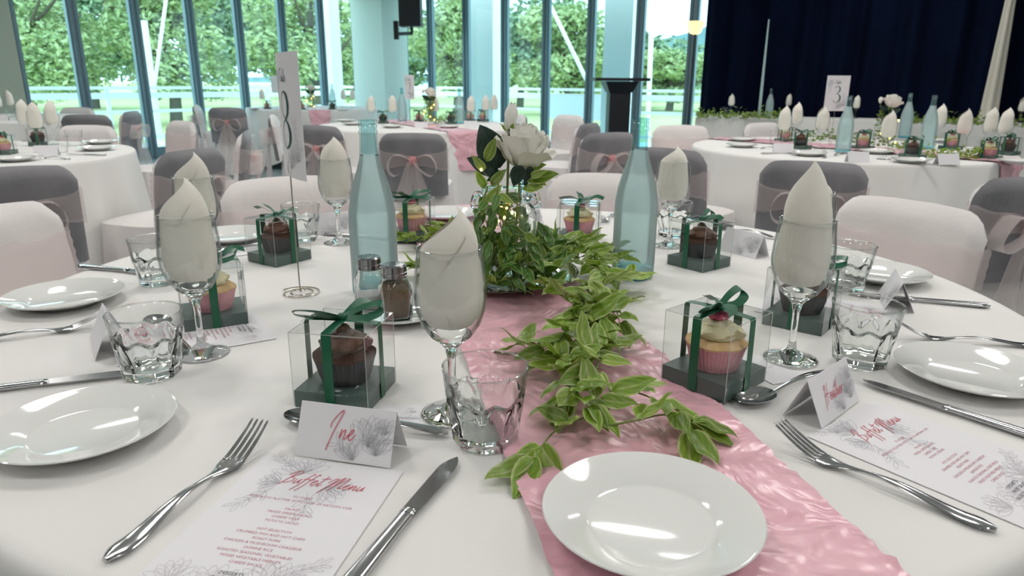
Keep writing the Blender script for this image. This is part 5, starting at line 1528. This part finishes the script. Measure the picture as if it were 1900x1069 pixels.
# ------------------------------------------------------------------ the other tables
TABLES = {'left': (Vector((-2.88, 3.54, 0)), 'the left table'), 'three': (Vector((1.99, 4.29, 0)), 'the number three table'), 'two': (Vector((-.80, 6.22, 0)), 'the number two table'),
          'back': (Vector((-2.75, 9.95, 0)), 'the farthest round table'), 'wall': (Vector((-4.95, 7.0, 0)), 'the table by the grey-green wall')}
round_table(TABLES['left'][0], 2, 'round table under a white cloth at the left', .35)
round_table(TABLES['three'][0], 3, 'round table under a white cloth carrying the number three card', .9)
round_table(TABLES['two'][0], 4, 'round table under a white cloth carrying the number two card', .2)
round_table(TABLES['back'][0], 5, 'farthest round table under a white cloth, before the corner column', .2)
round_table(TABLES['wall'][0], 6, 'round table under a white cloth by the grey-green wall', .2)
def bg_runner(c, ang, w, label, seed):
    f = Vector((math.cos(ang), math.sin(ang), 0)); s = Vector((-f.y, f.x, 0)); L, R = [], []
    for i in range(31):
        t = -1.18 + 2.36 * i / 30; L.append(c + f * t - s * w / 2); R.append(c + f * t + s * w / 2)
    tag(obj('table_runner', runner_mesh(L, R, 110, c, seed=seed, mw=12)), label, 'runner')
bg_runner(TABLES['three'][0], math.radians(-52), .29, 'pink satin runner on the number three table', 5)
a2 = at(843, 242); dd = (a2 - TABLES['two'][0])
bg_runner(TABLES['two'][0], math.atan2(dd.y, dd.x), .27, 'pink satin runner hanging off the number two table', 6)
a3 = at(600, 208); dd = (a3 - TABLES['back'][0])
bg_runner(TABLES['back'][0], math.atan2(dd.y, dd.x), .27, 'pink satin runner on the farthest round table', 7)
# long head table in front of the curtain
hp = at(1291, 218); hp.z = 0; _h2 = at(1480, 222); _h2.z = 0; hd_ = (_h2 - hp).normalized(); hn = Vector((-hd_.y, hd_.x, 0)); HL, HW = 5.2, .72
ht = obj('head_table', None, None, hp, (0, 0, math.atan2(hd_.y, hd_.x)))
obj('tabletop', MB().box((HL / 2, HW / 2, TABLE_Z - .017), (HL - .04, HW - .04, .03)).mesh('tabletop', 'black_wood', False), ht)
LG = MB().box((0, 0, (TABLE_Z - .03) / 2), (.04, .04, TABLE_Z - .03)).mesh('leg', 'dark_steel', False)
for x in (.15, HL / 2, HL - .15):
    for y in (.1, HW - .1): obj('leg', LG, ht, (x, y, 0))
def headcloth():
    m = MB(); per = []
    for i in range(160): per.append((HL * i / 160, 0))
    for i in range(20): per.append((HL, HW * i / 20))
    for i in range(160): per.append((HL - HL * i / 160, HW))
    for i in range(20): per.append((0, HW - HW * i / 20))
    n = len(per); vs, fs = [], []; cx, cy_ = HL / 2, HW / 2
    for i, (x, y) in enumerate(per):
        ox = -1 if x == 0 else (1 if x == HL else 0); oy = -1 if y == 0 else (1 if y == HW else 0)
        for t in (0, .02, .35, .7, 1):
            w = .02 * t * math.sin(i * .9) + .015 * t * math.sin(i * .37) + .02 * t
            vs.append((x + ox * (w + .004), y + oy * (w + .004), TABLE_Z - (TABLE_Z - .02) * t if t != .02 else TABLE_Z - .012))
    for i in range(n):
        j = (i + 1) % n
        for q in range(4): fs.append((i * 5 + q, j * 5 + q, j * 5 + q + 1, i * 5 + q + 1))
    m.add(vs, fs); m.add([(0, 0, TABLE_Z), (HL, 0, TABLE_Z), (HL, HW, TABLE_Z), (0, HW, TABLE_Z)], [(0, 1, 2, 3)])
    return m.mesh('tablecloth', 'linen', angle=50)
obj('tablecloth', headcloth(), ht)
tag(ht, 'long head table under a white cloth in front of the navy curtain', 'table')

# ------------------------------------------------------------------ what stands on them
BG = []         # (object, noun, table key, px)
NOUN = {'wine_glass': ('wine glass', 'clear wine glass'), 'napkin': ('napkin', 'rolled cream napkin'), 'water_tumbler': ('tumbler', 'clear tumbler'), 'side_plate': ('plate', 'white side plate'),
        'place_card': ('place card', 'folded white place card'), 'cupcake_box': ('gift box', 'ribbon-tied clear box'), 'cupcake': ('cupcake', 'boxed cupcake'), 'water_bottle': ('bottle', 'aqua glass bottle'),
        'fork': ('fork', 'steel fork'), 'knife': ('knife', 'steel knife'), 'spoon': ('spoon', 'steel spoon')}
rb_ = random.Random(3)
def put(tb, name, kit, px, py, rz=0, z=TABLE_Z + .0005):
    p = at(px, py, z); o = place(name, kit, (p.x, p.y, z), rz); BG.append((o, name, tb, px)); return o
def b_wine(tb, *pts):
    for px, py in pts:
        put(tb, 'wine_glass', K_WINE_FAR, px, py); put(tb, 'napkin', rb_.choice(K_NAPKINS_FAR), px, py, rb_.uniform(-2.4, -.8))
def b_tum(tb, *pts):
    for px, py in pts: put(tb, 'water_tumbler', K_TUMBLER_FAR, px, py)
def b_plate(tb, *pts):
    for px, py in pts: put(tb, 'side_plate', K_PLATE_FAR, px, py)
def b_card(tb, *pts):
    for px, py, a in pts: put(tb, 'place_card', K_TENT_FAR, px, py, a)
def b_box(tb, *pts):
    for px, py, dark, a in pts:
        o = put(tb, 'cupcake_box', rb_.choice(K_BOX_FAR), px, py, a)
        z = TABLE_Z + TRH + .001; c = place('cupcake', K_CUP_DARK if dark else K_CUP_PINK, (o.location.x, o.location.y, z), a, scale=(1.2, 1.2, 1.0)); BG.append((c, 'cupcake', tb, px))
def b_bottle(tb, *pts):
    for px, py in pts: put(tb, 'water_bottle', K_BOTTLE_FAR, px, py)
def b_cut(tb, kind, *pts):
    for px, py, a in pts: put(tb, kind, {'fork': K_FORK, 'knife': K_KNIFE, 'spoon': K_SPOON}[kind], px, py, a)
K_PLATE_FAR = kit1('side_plate', MB().lathe([(.0, .006), (.053, .006), (.062, .012), (.0925, .0200), (.0935, .0185), (.060, .006), (.048, .0), (.0, .001)], 32).mesh('side_plate', 'porcelain', angle=60))
# left table
b_wine('left', (52, 262), (75, 276), (104, 268)); b_tum('left', (112, 283), (140, 270)); b_plate('left', (186, 267), (180, 279), (30, 299)); b_card('left', (88, 289, .3))
b_box('left', (8, 286, False, .2), (72, 270, True, .5)); b_cut('left', 'fork', (131, 296, 2.9)); b_cut('left', 'knife', (197, 289, 3.0))
# table by the wall
b_wine('wall', (24, 217), (2, 222)); b_tum('wall', (24, 223), (38, 219)); b_card('wall', (5, 224, .2))
# number three table
b_wine('three', (1450, 277), (1474, 259), (1520, 276), (1640, 296), (1738, 264), (1780, 286), (1829, 281), (1856, 285))
b_bottle('three', (1563, 283), (1677, 256), (1718, 276))
b_box('three', (1484, 276, True, .4), (1455, 263, False, .7), (1600, 277, False, .3), (1692, 293, True, .2), (1763, 277, False, .3), (1832, 296, False, .35), (1868, 287, True, .5))
b_card('three', (1452, 284, -.25), (1590, 301, .0), (1756, 305, .05))
b_plate('three', (1378, 262), (1376, 273), (1500, 289), (1627, 285), (1690, 302), (1888, 304), (1746, 264))
b_tum('three', (1440, 268), (1548, 270), (1660, 287), (1805, 282)); b_cut('three', 'fork', (1530, 294, 1.2), (1735, 305, .9)); b_cut('three', 'knife', (1745, 309, 2.2), (1412, 286, .2)); b_cut('three', 'spoon', (1412, 277, .7), (1548, 290, .9))
# number two table
b_wine('two', (690, 231), (730, 232), (808, 230), (874, 231), (901, 227), (917, 226)); b_bottle('two', (747, 226), (853, 229))
b_box('two', (711, 229, True, .2), (778, 226, False, .1), (837, 230, True, .3), (873, 225, False, .1), (896, 225, False, .4)); b_card('two', (782, 238, .05), (873, 236, .05))
b_plate('two', (728, 237), (654, 232), (640, 226), (832, 238), (950, 232)); b_tum('two', (746, 232), (760, 222), (812, 232), (856, 222))
# farthest table
b_wine('back', (488, 200), (581, 203), (638, 200), (655, 199)); b_box('back', (617, 203, True, .2), (560, 203, False, .2), (496, 202, False, .4)); b_bottle('back', (618, 197)); b_tum('back', (630, 203), (648, 203), (510, 203)); b_plate('back', (470, 203), (540, 206), (636, 206))
# long table
b_wine('head', (1355, 214), (1461, 214), (1586, 220), (1891, 228)); b_bottle('head', (1426, 217)); b_tum('head', (1344, 212), (1368, 211), (1480, 214), (1880, 226)); b_plate('head', (1398, 212), (1650, 219))
number_card(1540, 272, .12, '3', 'wire card holder on the number three table', 'tall white table number card showing a 3')
number_card(762, 230, math.radians(-48), '2', 'wire card holder on the number two table', 'far table number card with a 2 seen at an angle')
number_card(514, 204, math.radians(-35), '', 'wire card holder on the farthest round table', 'pale number card left of the number 8 card, far away')
# flowers in jars with a spray of leaves, and garlands
def far_leaves(n, rnd, fn, size=.030, mat='leaf_light'):
    m = MB()
    for _ in range(n):
        p = fn(rnd); d = Vector((rnd.gauss(0, 1), rnd.gauss(0, 1), rnd.uniform(-.2, .9))).normalized(); s = d.orthogonal().normalized(); s = Matrix.Rotation(rnd.random() * 6.28, 3, d) @ s
        L = size * rnd.uniform(.7, 1.2); tip = p + d * L
        if tip.z < .004: tip.z = .004
        m.add([p, p + d * L * .5 + s * L * .24, tip, p + d * L * .5 - s * L * .24], [(0, 1, 2, 3)], [(0, .5), (.5, .9), (1, .5), (.5, .1)])
    return m
def far_centre(tb, px, py, label_end, n=150, bud=True):
    p = at(px, py); rnd = random.Random(px)
    place('flower_jar', K_JAR_FAR, (p.x, p.y, TABLE_Z + .002), 0, 'glass jar of white roses on ' + label_end, 'jar')
    f = obj('rose_bouquet', None, None, (p.x, p.y, TABLE_Z + .014))
    M = Matrix.Translation((.01, -.01, .235)) @ Matrix.Rotation(.2, 4, 'Y') @ Matrix.Diagonal((1.1, 1.1, 1.4, 1)); rose_parts(f, M)
    obj('stem', MB().tube([(.01, -.01, .235), (0, 0, .12), (0, 0, .01)], .0025, 6).mesh('stem', 'stem'), f)
    for i in range(3):
        o = obj('bud_petal', BUD_PETAL, f); o.matrix_local = Matrix.Translation((-.05, 0, .25)) @ Matrix.Rotation(i * 2.1, 4, 'Z')
    obj('bud_stem', MB().tube([(-.05, 0, .25), (-.01, 0, .12), (0, 0, .01)], .002, 6).mesh('bud_stem', 'stem'), f)
    for d, s in (((-.8, -.2, .5), 1.1), ((.9, -.3, .3), 1.1), ((-.3, -.8, .2), 1)):
        obj('leaf', LEAVES_DARK[0], f, (0, -.01, .20), orient(d, (0, -1, .3)), s)
    def fn(r):
        a = r.random() * 6.28; q = r.random(); return Vector((.040 * math.cos(a) * (1 - .2 * q), .040 * math.sin(a) * (1 - .2 * q), .005 + .2 * q))
    o = obj('greenery', far_leaves(n, rnd, fn).mesh('greenery', 'leaf', False), f); o['kind'] = 'stuff'
    tag(f, 'white rose and greenery in a jar on ' + label_end, 'flowers')
    g = obj('fairy_lights', None, None, (p.x, p.y, TABLE_Z + .014)); pts = [Vector((.05 * math.cos(i * 1.3), -.045, .03 + .025 * i)) for i in range(6)]
    obj('wire', MB().tube(catmull(pts, 3), .0006, 4).mesh('wire', 'wire'), g)
    for q in pts: obj('bulb', BULB, g, q, scale=2.0)
    tag(g, 'warm fairy lights around the jar on ' + label_end, 'fairy lights')
far_centre('three', 1636, 277, 'the number three table'); far_centre('two', 797, 231, 'the number two table'); far_centre('back', 578, 204, 'the farthest round table')
def far_garland(pts, n, label, wid=.05, mat='leaf', size=.034):
    P = catmull([at(a, b) for a, b in pts], 8); c = P[0].copy(); rnd = random.Random(n)
    g = obj('leaf_garland', None, None, c)
    obj('stem', MB().tube([q - c + Vector((0, 0, .012)) for q in P], .002, 5).mesh('stem', 'stem'), g)
    def fn(r):
        q = r.choice(P) - c; return q + Vector((r.gauss(0, wid * .4), r.gauss(0, wid * .4), abs(r.gauss(0, wid * .5)) + .006))
    o = obj('leaves', far_leaves(n, rnd, fn, size).mesh('leaves', mat, False), g); o['kind'] = 'stuff'
    tag(g, label, 'garland')
far_garland([(1600, 268), (1555, 262), (1510, 262), (1475, 268)], 170, 'leaf garland trailing left on the number three table', .06)
far_garland([(1660, 276), (1720, 290), (1770, 296), (1820, 296)], 190, 'leaf garland trailing right on the number three table', .06)
far_garland([(1293, 219), (1340, 219), (1400, 221), (1450, 222)], 320, 'leaf garland along the left end of the long table', .07, 'leaf_light', .05)
far_garland([(1690, 229), (1740, 231), (1800, 233), (1899, 238)], 320, 'leaf garland along the right part of the long table', .07, 'leaf_light', .05)
far_garland([(806, 230), (825, 229), (845, 228)], 90, 'leaf garland on the number two table', .06)
# labels for the background pieces: ordinal from the left within a table
ORD = ['leftmost', 'second from left', 'third from left', 'fourth from left', 'fifth from left', 'sixth from left', 'seventh from left', 'eighth from left', 'ninth from left']
WHERE = {'left': 'on the left table', 'wall': 'on the table by the grey-green wall', 'three': 'on the number three table', 'two': 'on the number two table', 'back': 'on the farthest round table', 'head': 'on the long head table'}
groups = {}
for o, nm, tb, px in BG: groups.setdefault((nm, tb), []).append((px, o))
for (nm, tb), lst in groups.items():
    lst.sort(key=lambda t: t[0]); cat, ds = NOUN[nm]
    for i, (px, o) in enumerate(lst):
        tag(o, ds + ' ' + WHERE[tb] + (', ' + ORD[i] if len(lst) > 1 else ''), cat, PL.get(cat, cat + 's') + ' ' + WHERE[tb])
